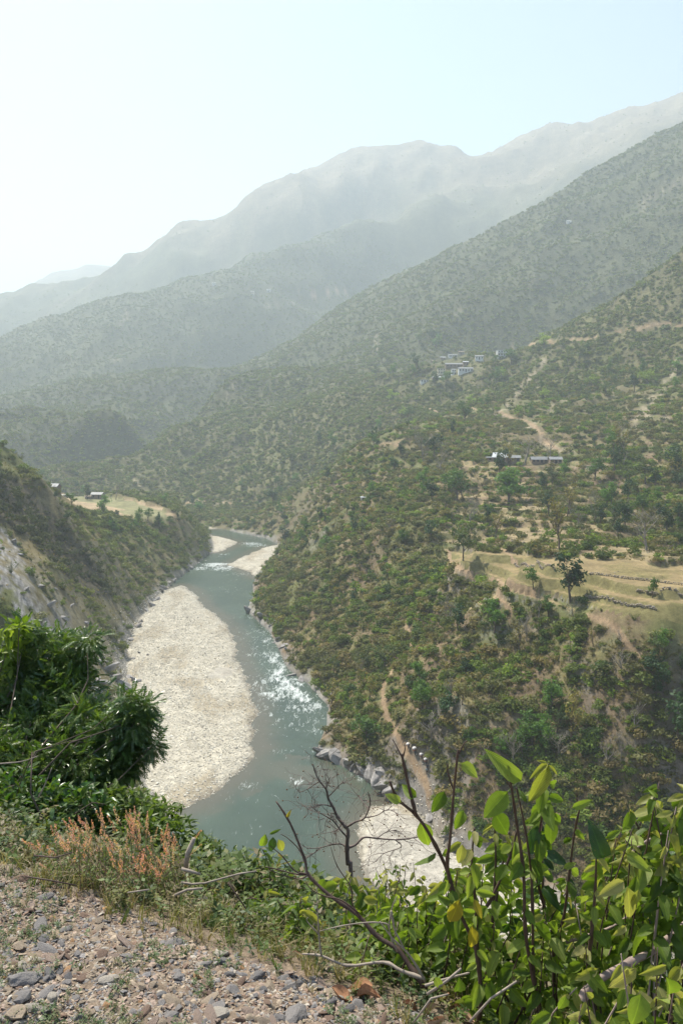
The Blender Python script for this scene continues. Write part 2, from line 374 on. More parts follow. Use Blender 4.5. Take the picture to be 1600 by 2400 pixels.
th_f = np.radians(np.r_[np.arange(-75, -27, 1.2), np.arange(-27, -24, .4), np.arange(-24, 24.01, .125), np.arange(24.4, 27, .4), np.arange(28, 76, 1.2)])
lr = [math.log(14)]
while lr[-1] < math.log(6200):
    r_ = math.exp(lr[-1]); lr.append(lr[-1] + (.02 if r_ < 95 else .0062 if r_ < 480 else .0085 if r_ < 1100 else .0105 if r_ < 4000 else .04 if r_ < 4900 or r_ > 5800 else .008))
lr = np.array(lr)
TH, LR = np.meshgrid(th_f, lr, indexing='ij'); RR = np.exp(LR); GX = RR*np.sin(TH); GY = RR*np.cos(TH)
GZ = H0(GX, GY)
# the farthest ridge
rd = []
for px, py in [(-200,760),(-60,720),(60,682),(90,664),(120,648),(150,640),(185,632),(210,625),(240,628),(275,636),(330,655),(420,680)]:
    rd.append(tuple(pix(px, py, 5400)))
rd = np.array(rd)
zr_ = np.interp(GX, rd[:, 0], rd[:, 2]) + 22 - np.abs(GY-5400)*.45 + 25*fbm(GX/300, GY/300, 4, 61)
GZ = np.where(GY > 4300, np.maximum(GZ, zr_), GZ)

def hq(x, y):
    x = np.asarray(x, float); y = np.asarray(y, float)
    t = np.arctan2(x, y); l = np.log(np.maximum(np.hypot(x, y), 14.01))
    i = np.clip(np.searchsorted(th_f, t)-1, 0, len(th_f)-2); j = np.clip(np.searchsorted(lr, l)-1, 0, len(lr)-2)
    a = np.clip((t-th_f[i])/(th_f[i+1]-th_f[i]), 0, 1); b = np.clip((l-lr[j])/(lr[j+1]-lr[j]), 0, 1)
    return (GZ[i, j]*(1-a)*(1-b)+GZ[i+1, j]*a*(1-b)+GZ[i, j+1]*(1-a)*b+GZ[i+1, j+1]*a*b)
_D = np.exp(np.linspace(math.log(60), math.log(6000), 900))
def cast(px, py, dmin=60):
    """where the line of sight through this point of the photograph meets the land"""
    a, b = pdir(px, py); D = _D[_D >= dmin]; z = CZ+b*D; h = hq(a*D, D); k = np.nonzero(h >= z)[0]
    if not len(k): return None
    k = k[0]
    if k == 0: d = D[0]
    else:
        f0 = z[k-1]-h[k-1]; f1 = h[k]-z[k]; d = D[k-1]+(D[k]-D[k-1])*f0/(f0+f1+1e-9)
    return Vector((a*d, d, float(hq(a*d, d))))

PXg, PYg = project(GX, GY, GZ)
dfl = dpoly(GX, GY, floor_poly, True); insf = inpoly(GX, GY, floor_poly)
nzx = np.gradient(GZ, axis=1)/np.maximum(np.gradient(RR, axis=1), 1e-6); nzt = np.gradient(GZ, axis=0)/(RR*np.gradient(TH, axis=0)+1e-9)
SLOPE = np.hypot(nzx, nzt)

def trail(pts, dmin=60):
    out = []
    for p in pts:
        q = cast(*p, dmin=dmin)
        if q is not None: out.append((q.x, q.y))
    return out
TR = [  # footpaths: pixel course, width
 (trail([(1006,1880),(1003,1850),(990,1822),(972,1793),(955,1768),(938,1738),(918,1705),(905,1678),(900,1650),(896,1622),(900,1600),(915,1580),(925,1562)]), .55),
 (trail([(925,1562),(940,1540),(960,1520),(962,1490),(950,1470),(958,1440)]), .4),
 (trail([(1052,1300),(1056,1318),(1075,1335),(1110,1350),(1160,1362),(1200,1372),(1260,1388)]), .9),
 (trail([(1170,1368),(1168,1385),(1160,1398),(1180,1412),(1195,1430),(1193,1450)]), .5),
 (trail([(1130,1270),(1150,1285),(1200,1310),(1290,1325)]), .5),
 (trail([(1100,1168),(1180,1168),(1260,1168),(1330,1170),(1380,1175)]), .6),
 (trail([(1340,1155),(1360,1170),(1385,1180),(1410,1190)]), .5),
 (trail([(1370,1443),(1400,1450),(1440,1470),(1470,1510),(1500,1540)]), .5),
 (trail([(1050,1285),(1052,1300)]), .5),
]
TRFAR = [(trail([(960,945),(990,955),(1020,963),(1080,960),(1120,960)]), 1.8), (trail([(1170,965),(1215,985),(1240,990),(1270,1020)]), 2.2), (trail([(1275,1030),(1290,1045),(1310,1055)]), 2.5),
 (trail([(1200,812),(1240,808),(1300,806),(1340,795),(1400,788),(1440,780),(1500,770),(1560,758),(1620,750)]), 3.0),
 (trail([(700,690),(760,688),(820,685)]), 6), (trail([(880,1045),(920,1040),(945,1045)]), 1.5),
 (trail([(440,1178),(500,1175),(540,1180)]), 2.5)]
SCARS = [ # pale eroded gullies and slips: course, half width in photo px, strength
 ([(1275,845),(1255,870),(1230,900),(1205,930),(1185,955),(1165,970)], 11, .9), ([(1330,930),(1290,960),(1250,990),(1230,1010)], 8, .7),
 ([(1600,840),(1570,880),(1540,920),(1510,960),(1490,990)], 14, .8), ([(1510,975),(1530,990),(1560,985)], 16, .8), ([(1265,1035),(1300,1050),(1340,1062)], 16, .7), ([(1175,1020),(1190,1040)], 12, .5),
 ([(1600,425),(1560,440),(1520,470),(1500,490)], 12, .6), ([(1375,310),(1350,340),(1330,365)], 8, .6), ([(1250,650),(1240,670)], 7, .5), ([(1060,745),(1085,722)], 7, .6),
 ([(880,790),(885,810),(878,830)], 9, .6), ([(620,720),(640,712),(700,708)], 6, .5), ([(300,735),(280,760)], 8, .5), ([(260,845),(300,850)], 7, .5), ([(550,900),(530,930)], 9, .5),
 ([(980,1095),(985,1110),(978,1125)], 8, .7), ([(320,1120),(330,1145)], 15, .55), ([(440,1178),(540,1180)], 5, .5), ([(1150,1720),(1210,1760),(1260,1800)], 16, .35), ([(1150,1700),(1200,1680),(1270,1690)], 22, .55)]
hf = fbm(GX/60, GY/60, 5, 71); hm = fbm(GX/16, GY/16, 4, 72); hs = fbm(GX/4, GY/4, 3, 73); hb = fbm(GX/260, GY/260, 4, 74)
def C3(*c): return np.array(c)
soil = C3(.17,.125,.075); dry = C3(.175,.15,.068); grn = C3(.10,.12,.038); rock = C3(.21,.195,.175); dark = C3(.075,.07,.045); tan = C3(.27,.215,.13)
def lay(col, c, m): return col*(1-m[..., None]) + c*m[..., None]
col = np.ones(GX.shape+(3,))*soil
col = lay(col, dry, sst(hm+hs*.5, -.2, .3)); col = lay(col, grn, sst(hf+hm*.6, -.1, .35)*.7)
col = lay(col, rock, sst(SLOPE+hs*.4, .95, 1.5)*.6*(1-.85*sst(RR, 360, 650)))
far = sst(RR, 700, 2600)
col = lay(col, C3(.112,.113,.047), sst(RR, 380, 800)*.72); col = lay(col, C3(.066,.074,.035), sst(RR, 800, 1300)*.8)
# the high mountain has dry grass shoulders
mt = sst(RR, 2700, 3200); col = lay(col, C3(.19,.15,.095), mt*sst(GZ+hb*500+hf*200, 500, 1050)*.85)
# far woods and dark scarp
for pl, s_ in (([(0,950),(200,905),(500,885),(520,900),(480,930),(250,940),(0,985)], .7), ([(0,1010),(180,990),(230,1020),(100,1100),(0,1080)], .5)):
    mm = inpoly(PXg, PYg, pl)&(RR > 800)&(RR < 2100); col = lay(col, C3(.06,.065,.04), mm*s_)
lft = (PXg < 520)&(RR < 640)&(GY > 140)&~insf
col = lay(col, C3(.17,.15,.065), lft*.6); col = lay(col, C3(.11,.125,.04), lft*sst(hf+hm*.5, -.1, .3)*.7)
rockm = inpoly(PXg+20*hm, PYg+14*hs, [(-60,1230),(10,1240),(40,1290),(70,1350),(110,1400),(160,1440),(200,1490),(220,1540),(120,1560),(60,1480),(20,1400),(-60,1370)])&(RR < 420)
col = lay(col, C3(.23,.22,.205)*(1+.35*np.sin(PXg*.35+PYg*.12+4*hm+2*hs))[..., None], rockm*sst(hs+hm*.4, -.35, .1))
scr = inpoly(PXg+25*hm, PYg+14*hs, [(30,1270),(80,1300),(140,1380),(230,1470),(290,1560),(310,1640),(200,1640),(150,1500),(60,1400)])&(RR < 420)
col = lay(col, C3(.20,.18,.135), scr*sst(hs+hm*.5, -.25, .3)*.75)
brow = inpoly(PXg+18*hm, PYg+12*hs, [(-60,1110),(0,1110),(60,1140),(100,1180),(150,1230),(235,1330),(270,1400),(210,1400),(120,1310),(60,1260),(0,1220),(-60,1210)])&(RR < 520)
col = lay(col, C3(.07,.06,.042), brow*.9)  # dark brown crag, with the shade of its sunless face painted in
# rock along the waterline
bank = sst(dfl + 3.6*hs + 2*hm, 5.5, 1.0)*(~insf)*(RR < 640)
bm_ = bank*sst(hm+hs*.3, -.45, .05)
col = lay(col, C3(.25,.235,.215)*(1+.0*1), bm_*.85)
fldm = inpoly(PXg, PYg, field_px)&(RR < 330)
def tread(px, py, x, y, z, r):
    k = z/2.2 + .25*fbm(x/40, y/40, 2, 21); return ((k-np.floor(k)) < .125)&(px > 1010)&(py > 1075)&(py < 1430)&(r > 165)&(r < 520)
trm = tread(PXg, PYg, GX, GY, GZ, RR)
col = lay(col, C3(.29,.225,.12), trm*sst(hm+.7*hf, -.6, -.1)*.85)
fl2 = (PXg > 1040)&(PYg > 1080)&(PYg < 1300)&(RR < 470)&(RR > 200)
col = lay(col, tan, fl2*sst(.45-SLOPE, 0, .3)*sst(hf+hm, -.3, .3)*.55)
fcol = lay(np.ones(GX.shape+(3,))*C3(.25,.19,.095), C3(.195,.165,.068), sst(hm+.4*hs, -.1, .4)*.8); fcol = lay(fcol, C3(.135,.13,.05), sst(SLOPE+.2*hs, .2, .4)*.75)
lf = inpoly(PXg, PYg, lfield_px)&(RR > 420)&(RR < 760)
c_l = np.where((np.sin(GX*.09+GY*.05+hf*2) > .2)[..., None], C3(.21,.2,.10), C3(.33,.25,.15))
col = np.where(lf[..., None], c_l, col)
trd = np.full(GX.shape, 1e9)
for t_, wd in TR+TRFAR:
    if len(t_) > 1:
        wd = wd*(.6 if wd > 1 else 1); near = dpoly(GX, GY, t_) - wd; trd = np.minimum(trd, near/max(wd, .3))
for ln, hw, s_ in SCARS:
    dd = dpoly(PXg, PYg, ln); msk = sst(dd+hw*1.3*hs+hw*1.6*hm, hw, hw*.3)*s_*sst(hs+.6*hm, -.45, .1); col = lay(col, C3(.33,.275,.195), np.where(PYg < 1400, msk, msk*.8)*(RR > 100))
tpath = (trd < 0); col = lay(col, C3(.29,.205,.125), sst(-trd, -.35, .2)*.9)
gcol = np.ones(GX.shape+(3,))*C3(.43,.395,.315); gn = fbm(GX/1.1, GY/1.1, 3, 81); gcol = gcol*(1+.22*gn[..., None])
gst = fbm(GX/12, GY/30, 4, 82); gcol = lay(gcol, C3(.30,.25,.17), sst(gst, .0, .35)*.75)
_sp = pix0(522, 1582); sandm = np.exp(-(((GX-_sp[0])/4.2)**2+((GY-_sp[1])/6.5)**2)) > .42+.5*fbm(GX/3, GY/5, 3, 84)
gcol = lay(gcol, C3(.36,.335,.285), (sandm|inpoly(PXg+25*hm, PYg+14*hs, [(850,1960),(900,1885),(1000,1925),(1060,2010),(1100,2090),(860,2100)]))*.8)
wet = sst(GZ+.2*gn, .38, -.0); gcol = lay(gcol, C3(.17,.15,.115), wet*.85)
gcol = lay(gcol, C3(.10,.115,.10), sst(GZ, -.3, -1.2))
col = np.where(insf[..., None], gcol, col)
col = np.clip(col*(1+.25*hs[..., None]), .01, .8)

# faces sorted into regions; each region is a piece of the setting of its own
na, nb = GX.shape; idx = np.arange(na*nb).reshape(na, nb)
Q = np.stack([idx[:-1, :-1], idx[1:, :-1], idx[1:, 1:], idx[:-1, 1:]], -1).reshape(-1, 4)[:, ::-1]
V = np.stack([GX, GY, GZ], -1).reshape(-1, 3); COL = col.reshape(-1, 3)
fcx = GX.ravel()[Q].mean(1); fcy = GY.ravel()[Q].mean(1); fr_ = np.hypot(fcx, fcy); fpx = PXg.ravel()[Q].mean(1); fpy = PYg.ravel()[Q].mean(1)
f_in = insf.ravel()[Q].mean(1) > .5; f_path = (tpath.ravel()[Q].mean(1) > .5)&(fr_ < 520); f_fld = fldm.ravel()[Q].mean(1) > .5; f_lf = lf.ravel()[Q].mean(1) > .5
f_bar = np.zeros(len(Q), int)
for i, P in enumerate(BARS):
    f_bar[inpoly(fcx, fcy, P)|(dpoly(fcx, fcy, P, True) < 2.5)] = i+1
p_e = fcx*EDGE_N[0]+fcy*EDGE_N[1]
reg = np.full(len(Q), 0)
reg[:] = 1
reg[(fpx < 560)&(fr_ < 700)&(fcx < 0)] = 2
reg[fr_ > 720] = 3
reg[fr_ > 1250] = 4
reg[fr_ > 2250] = 5
reg[fr_ > 4300] = 6
reg[(fr_ < 128)&~f_in] = 7
reg[f_in] = 8; reg[f_in&(f_bar > 0)] = 9; reg[f_in&(f_bar == 5)] = 10
reg[f_path&~f_in] = 11; reg[f_fld&~f_path] = 12; reg[f_lf&~f_path] = 13
M_near = ground_mat('hillside_soil', (.12, .9, 5.0), .3); M_far = ground_mat('mountain_ground', (.012, .05, .25), .3)
M_grav = ground_mat('river_gravel', (.35, 1.6, 5), .28, .9)
NM = {1: 'right_hillside', 2: 'left_hillside', 3: 'valley_spurs', 4: 'wooded_ridge', 5: 'mountain', 6: 'distant_ridge', 7: 'steep_bank', 8: 'river_bed', 9: 'gravel_bar', 10: 'river_beach', 11: 'footpath', 12: 'terraced_field', 13: 'plateau_field'}
LB = {1: 'scrub covered hillside rising from the right bank of the river', 2: 'steep grassy and rocky hillside above the left bank', 3: 'brown green valley spurs behind the terrace', 4: 'hazy wooded ridge with the village at its foot',
 5: 'high bare mountain fading into the haze', 6: 'faint far ridge at the left', 7: 'steep bank dropping away below the gravel ledge', 8: 'river bed under the water', 9: 'pale gravel bars of white cobbles beside the river', 10: 'pale sand and shingle beach at the bend', 11: 'orange dirt footpaths across the right hillside', 12: 'dry tan terraced field on the right hillside', 13: 'dry fields on the flat plateau at the left'}
for k in sorted(NM):
    sel = Q[reg == k]
    if not len(sel): continue
    u, inv = np.unique(sel, return_inverse=True)
    c_ = COL[u]
    if k == 12: c_ = fcol.reshape(-1, 3)[u]
    me = fast_mesh(NM[k], V[u], inv.reshape(sel.shape), M_far if k in (3, 4, 5, 6) else M_grav if k in (8, 9, 10) else M_near, True, c_)
    tag(link(NM[k], me), LB[k], None, None, 'structure')

# ------------------------------------------------------------------ water
wx_ = np.arange(-440, 125, 1.3)
m, t, bs, _ = newmat('river_water')
va = nd(t, 'ShaderNodeVertexColor', layer_name='col'); sx = nd(t, 'ShaderNodeSeparateColor'); t.links.new(va.outputs[0], sx.inputs[0])
tc = nd(t, 'ShaderNodeTexCoord'); mp = nd(t, 'ShaderNodeMapping'); t.links.new(tc.outputs['Object'], mp.inputs[0]); mp.inputs['Rotation'].default_value = (0, 0, .2); mp.inputs['Scale'].default_value = (1.2, .34, 1)
fn = nd(t, 'ShaderNodeTexNoise', Scale=.75, Detail=8, Roughness=.78, Distortion=1.0); t.links.new(mp.outputs[0], fn.inputs['Vector'])
gn_ = noise_n(t, .05, 4, .5)
deep = ramp(t, gn_.outputs[0], [(.35, (.045,.066,.048)), (.65, (.064,.090,.064))])
c = mixc(t, 'MIX', sx.outputs[1], deep, (.105,.095,.068))
am = nd(t, 'ShaderNodeMath'); am.operation = 'MULTIPLY_ADD'; am.inputs[1].default_value = 1.0; t.links.new(sx.outputs[0], am.inputs[0])
sb = nd(t, 'ShaderNodeMath'); sb.operation = 'MULTIPLY_ADD'; t.links.new(fn.outputs[0], sb.inputs[0]); sb.inputs[1].default_value = 4.2; sb.inputs[2].default_value = -2.58
t.links.new(sb.outputs[0], am.inputs[2])
fo = ramp(t, am.outputs[0], [(.0, (0, 0, 0)), (.75, (1, 1, 1))])
c = mixc(t, 'MIX', fo, c, (.62,.66,.64)); t.links.new(c, bs.inputs['Base Color'])
rr = ramp(t, fo, [(0, (.16,)*3), (1, (.8,)*3)]); t.links.new(rr, bs.inputs['Roughness']); bs.inputs['Specular IOR Level'].default_value = .3; bs.inputs['IOR'].default_value = 1.33
b1 = nd(t, 'ShaderNodeBump', Strength=.55, Distance=.18); t.links.new(fn.outputs[0], b1.inputs['Height'])
t.links.new(b1.outputs[0], bs.inputs['Normal'])
M_water = m
rth = np.radians(np.arange(-31, 42, .16)); rl = []; q = math.log(58)
while q < math.log(900): rl.append(q); q += .0045
rl = np.array(rl); A_, B_ = np.meshgrid(rth, rl, indexing='ij'); WX = np.exp(B_)*np.sin(A_); WY = np.exp(B_)*np.cos(A_)
wz = 0*WX; foam = np.zeros(WX.shape); gap = 0
for px, py, rx, ry, s_ in [(640,1465,26,9,.75),(620,1480,50,6,.45),(640,1535,34,9,.7),(590,1532,22,5,.5),(645,1585,26,16,.8),(672,1612,26,14,.95),(700,1630,26,14,.9),(648,1630,36,15,.7),(610,1660,22,10,.5),(725,1660,30,14,.6),(740,1690,20,14,.4),(620,1600,30,24,.45),
   (500,1325,30,6,.8),(520,1332,30,6,.75),(470,1332,22,5,.7),(590,1274,24,3.5,.75),(600,1278,30,4,.6),(525,1300,14,4,.4),(700,1832,20,9,.75),(585,1842,20,7,.5),(710,1780,24,8,.4),(638,1865,8,5,.6),(470,1740,10,6,.2),(600,1445,40,6,.3),(690,1760,50,8,.3),(660,1560,26,14,.6),(690,1600,26,16,.75),(655,1500,22,10,.55),(655,1575,14,18,1),(668,1600,16,12,1),(690,1618,18,8,1),(712,1640,20,7,.95),(738,1655,16,8,.9),(640,1545,10,12,.9),(508,1322,34,3,1),(545,1328,14,3,.9),(640,1470,14,5,1),(630,1625,30,5,.85),(628,1500,24,8,.5),(700,1660,40,14,.5),(735,1710,20,16,.35),(560,1345,30,6,.35),(530,1385,30,8,.25),(615,1420,22,8,.35),(840,1820,30,14,.35)]:
    wp = pix0(px, py); sx_ = rx/F*wp[1]; p1 = pix0(px, py-ry); sy_ = (p1[1]-wp[1])
    e = np.exp(-(((WX-wp[0])/sx_)**2+((WY-wp[1])/sy_)**2)**1.2*.7); foam = np.maximum(foam, e*s_)
rap = np.clip(foam, 0, 1); turb = sst(dpoly(WX, WY, P0([(640,1480),(670,1600),(730,1680)])), 22, 3)*.28*(WY > 205)*(WY < 330)
foam = np.maximum(foam, turb)
wz = .28*rap*fbm(WX/2.2, WY/4, 3, 91) + .05*fbm(WX/3, WY/5, 3, 92)
dbm = np.full(WX.shape, 1e9)
for i, P in enumerate(BARS): dbm = np.minimum(dbm, np.where(inpoly(WX, WY, P), 0, dpoly(WX, WY, P, True)))
shal = sst(dbm+2*fbm(WX/6, WY/6, 3, 93), 9, .5); 
sh2 = inpoly(WX, WY, P0([(470,1900),(560,1800),(620,1760),(760,1780),(860,1830),(840,1860),(700,1845),(620,1850),(500,1910)]))
shal = np.maximum(shal*.85, sh2*.55*sst(fbm(WX/9, WY/9, 3, 94), -.4, .2))
iw = np.arange(WX.size).reshape(WX.shape); QW = np.stack([iw[:-1, :-1], iw[1:, :-1], iw[1:, 1:], iw[:-1, 1:]], -1).reshape(-1, 4)[:, ::-1]
cxw = WX.ravel()[QW].mean(1); cyw = WY.ravel()[QW].mean(1); keep = inpoly(cxw, cyw, floor_poly)|(dpoly(cxw, cyw, floor_poly, True) < 4)
QW = QW[keep]; u, inv = np.unique(QW, return_inverse=True)
VW = np.stack([WX, WY, wz], -1).reshape(-1, 3)[u]; CW = np.stack([foam, shal, 0*foam], -1).reshape(-1, 3)[u]
tag(link('river', fast_mesh('river', VW, inv.reshape(QW.shape), M_water, True, CW)), 'grey green river with white rapids winding through the valley', None, None, 'structure')

# ------------------------------------------------------------------ the air
hb_ = MB().box(-7600, 7600, -400, 7200, -4.0, float(GZ.max())+12)
hm_, t, bs, out = newmat('haze_air'); t.nodes.remove(bs)
pv = nd(t, 'ShaderNodeVolumePrincipled'); pv.inputs['Color'].default_value = (.80, .925, 1, 1); pv.inputs['Density'].default_value = HAZE_DENSITY; pv.inputs['Anisotropy'].default_value = .2
t.links.new(pv.outputs[0], out.inputs['Volume'])
tag(hb_.build('haze', hm_), 'pale blue summer haze filling the whole valley', None, None, 'stuff')
# ------------------------------------------------------------------ foliage building blocks
def leafy_blob(n, sub, s=.16, flat=.75, seed=0, ell=(1, 1, .8), zc=.55):
    """small leaf sprays spread through several clumps; unit size, base at z=0"""
    R = np.random.default_rng(seed); cen = R.normal(size=(sub, 3)); cen /= np.linalg.norm(cen, axis=1)[:, None]
    cen *= (R.uniform(.25, .62, sub))[:, None]; cen[:, 2] = np.abs(cen[:, 2])*.9 - .15
    V = []; Fc = []; k = 0
    for i in range(n):
        c = cen[R.integers(sub)]; d = R.normal(size=3); d /= np.linalg.norm(d); rr = R.uniform(.22, .42)
        p = (c + d*rr*np.array([1, 1, .8]))*np.array(ell)*.95
        nrm = d + R.normal(size=3)*.6 + np.array([0, 0, .5]); nrm /= np.linalg.norm(nrm)
        a = np.cross(nrm, R.normal(size=3)); a /= np.linalg.norm(a); b = np.cross(nrm, a); q = s*R.uniform(.6, 1.4)
        p[2] = max(p[2]+zc, .03)
        V += [p-a*q*.9, p-b*q*.45, p+a*q*.9, p+b*q*.5]; Fc.append((k, k+1, k+2, k+3)); k += 4
    return V, Fc
M_veg = tint_mat('scrub_foliage', .35, .65, .15, .4, 1.3)
M_bark = simple('bark', (.13,.10,.075), .9, 3, .35)
M_bark_pale = simple('pale_bark', (.26,.23,.19), .9, 3, .3)
def bushmesh(nm, n, sub, s, seed, ell=(1, 1, .8), zc=.5, mat=M_veg):
    V, Fc = leafy_blob(n, sub, s, seed=seed, ell=ell, zc=zc); return MB().add(V, Fc).mesh(nm, mat)
near_p = [bushmesh('bush_mesh', 150, 7, .13, 100+i, (1, 1, .62+.1*(i % 3)), .38) for i in range(5)]
def twigmesh(nm, seed, n=26, mat=None):
    R = random.Random(seed); mb = MB()
    for i in range(n):
        a = R.uniform(0, 6.28); s_ = R.uniform(.1, .9); p0 = Vector((0, 0, .05)); p1 = Vector((math.cos(a)*s_*.5, math.sin(a)*s_*.5, R.uniform(.3, .6))); p2 = p1+Vector((math.cos(a+R.uniform(-.8, .8))*.3, math.sin(a+R.uniform(-.8, .8))*.3, R.uniform(.1, .45)))
        mb.tube([p0, p1, p2], [.018, .012, .005], 3, cap=False)
    return mb.mesh(nm, mat)
tw_p = [twigmesh('dry_bush_mesh', 5+i, 26, M_veg) for i in range(2)]
far_p = [bushmesh('far_bush_mesh', 60, 5, .22, 200+i, (1, 1, .8), .45) for i in range(4)]

def palette(n, R, green=.5):
    """olive, fresh green, dry brown and grey-green shrubs"""
    P = np.array([(.098,.132,.034), (.135,.190,.036), (.055,.090,.028), (.185,.150,.080), (.145,.145,.062), (.20,.17,.12), (.17,.22,.042)])
    w_ = np.array([.27*green*2, .2*green*2, .2*green*2, .19, .2, .07, .05]); w_ /= w_.sum()
    c = P[R.choice(len(P), n, p=w_)]; return c*R.uniform(.85, 1.25, (n, 1))*np.array([1.04, 1.08, .72])
def scr_mask(px, py, x, y, r):
    """how readily scrub grows here, 0..1"""
    m = 1.0*(~inpoly(x, y, floor_poly)); m *= (dpoly(x, y, floor_poly, True) > 1.0+4.5*np.clip(fbm(x/9, y/9, 2, 33)+.1, 0, 1))
    m *= ~(inpoly(px, py, field_px)&(r < 330)); m *= ~(inpoly(px, py, lfield_px)&(r > 420)&(r < 800))
    m *= 1-.92*(inpoly(px, py, [(-60,1230),(10,1240),(40,1290),(70,1350),(110,1400),(160,1440),(200,1490),(220,1540),(120,1560),(60,1480),(20,1400),(-60,1370)])&(r < 420))
    m *= 1-.65*(inpoly(px, py, [(30,1270),(80,1300),(140,1380),(230,1470),(290,1560),(310,1640),(200,1640),(150,1500),(60,1400)])&(r < 420))
    m *= 1-.7*(inpoly(px, py, [(110,1155),(300,1160),(430,1210),(400,1225),(150,1190)])&(r > 420)&(r < 800))
    m *= 1-.85*(inpoly(px, py, [(1190,1375),(1290,1402),(1380,1427),(1500,1452),(1640,1468),(1640,1500),(1500,1484),(1370,1452),(1280,1424),(1190,1392)])&(r < 330))
    m *= 1-.9*tread(px, py, x, y, hq(x, y), r)
    for hx, hy in ((957,1760),(972,1770),(988,1784),(998,1796),(1001,1808),(999,1816)): m *= 1-1.0*(np.hypot(px-hx, (py-hy-6)) < 22)*(r < 250)
    for hx, hy, hr in VILL: m *= 1-.93*(np.hypot(px-hx, (py-hy)*1.3) < hr)*(r > 250)
    for t_, wd in TR+TRFAR:
        if len(t_) > 1: m *= dpoly(x, y, t_) > wd+.4*np.clip(wd, .5, 2)
    for ln, hw, s_ in SCARS: m *= 1-.9*s_*sst(dpoly(px, py, ln)+hw*.7*fbm(x/8, y/8, 2, 72), hw*1.1, hw*.6)
    return m
VILL = [(1176,832,22),(1060,842,20),(1037,845,14),(1015,852,14),(1080,834,16),(1122,848,16),(1068,868,26),(1095,872,24),(1033,882,16),(1062,884,14),(1022,893,16),(994,900,16),(1045,890,16),(1173,1084,24),(1152,1084,14),(1205,1086,14),(1262,1088,26),(1240,1088,20),(1300,1090,20),(1400,1100,24),(118,1165,16),(155,1168,20),(230,1172,18),(208,1172,12),(1120,870,14),(1140,842,14),(1100,1092,16),(1345,1093,18)]
R3 = np.random.default_rng(31)
def veg_points(N, r0, r1, dens_lo, dens_hi, seed, thr=24.2):
    R = np.random.default_rng(seed); t = np.radians(R.uniform(-thr, thr, N)); r = np.exp(R.uniform(math.log(r0), math.log(r1), N)); x = r*np.sin(t); y = r*np.cos(t); z = hq(x, y)
    px, py = project(x, y, z); m = scr_mask(px, py, x, y, r)
    g = fbm(x/45, y/45, 4, 77)+.5*fbm(x/11, y/11, 3, 78); m = m*(dens_lo+(dens_hi-dens_lo)*sst(g, -.25, .3))
    lft = (px < 520)&(r < 650)
    m = np.where(lft&(r < 420), m*.55, m)
    k = R.uniform(0, 1, N) < m
    return x[k], y[k], z[k], r[k], px[k], py[k], g[k]
x, y, z, r, px, py, g = veg_points(80000, 118, 720, .33, 1.0, 5)
sz = np.clip(R3.lognormal(-.05, .5, len(x))*(.52+r*.0042), .45, 4.0)
tint = palette(len(x), R3, .5)
br = fbm(x/30, y/30, 3, 88) > .05; tint[br] = tint[br]*.5+.5*np.array([.16,.145,.068]); lft = (px < 520)&(r < 650); tint[lft] = tint[lft]*.4+.6*np.array([.125,.155,.045])
dk = inpoly(px, py, [(-60,1110),(0,1110),(60,1140),(100,1180),(150,1230),(235,1330),(270,1400),(210,1400),(120,1310),(60,1260),(0,1220),(-60,1210)])&(r < 520); tint[dk] = tint[dk]*.25+np.array([.028,.034,.018])  # dark scrub on the crag; its tint also carries the face's shade
tint = tint*(1+.25*np.clip(g, -.5, .5))[:, None]
rot = np.c_[R3.uniform(-.2, .2, len(x)), R3.uniform(-.2, .2, len(x)), R3.uniform(0, 6.28, len(x))]
scl = np.c_[sz, sz, sz*R3.uniform(.75, 1.15, len(x))]
LM = [(60,1320,'the top of the rock face'),(150,1450,'the foot of the rock face'),(210,1560,'the head of the feathered tree'),(290,1590,'the dark rocks beside the bar'),(500,1295,'the left slope end'),(850,1800,'the rocky point at the bend'),(750,1640,'the rapids ledge'),(1050,1950,'the top of the pale beach'),(1336,1350,'the tall dark tree of the tan field'),(1190,1140,'the big round tree'),(1160,1065,'the shining tin roof'),(1280,1072,'the long low roofs'),(1176,820,'the white arched house'),(1060,855,'the village'),(1060,1300,'the tan field tip'),(1180,1390,'the trail below the field'),
 (1590,1400,'the tan field end'),(1250,1250,'the short terrace wall'),(1450,1260,'the upper right terraces'),(1550,1160,'the pale shed shelf'),(900,1600,'the bend of the footpath'),(960,1750,'the line of porters'),(860,1700,'the bright tree above the bend'),(690,1590,'the rock knob in the rapids'),(605,1440,'the pale waterline rocks'),(650,1500,'the middle rapids'),(620,1330,'the upper gravel bar'),(660,1240,'the far river bend'),
 (1310,1700,'the rusty tree'),(1210,1690,'the bare brown patch'),(1455,1570,'the pale leafless tree'),(1590,1700,'the big tree at the right edge'),(1500,1500,'the trail right of the field'),(900,1260,'the middle of the wooded slope'),(800,1150,'the upper slope over the bend'),(780,1450,'the slope over the middle rapids'),(1000,1560,'the upper footpath'),(1080,1480,'the hollow below the field tip'),
 (1250,1560,'the broken slope'),(270,1150,'the leafless plateau tree'),(230,1160,'the square plateau hut'),(60,1140,'the crest of the left slope'),(180,1300,'the dark crag'),(330,1400,'the head of the big gravel bar'),(430,1300,'the narrows of the river'),(1250,880,'the pale gully'),(1520,920,'the right hand gully'),(1090,980,'the lone tree under the village'),(940,950,'the faint trail under the village'),(800,1000,'the hollow left of the village')]
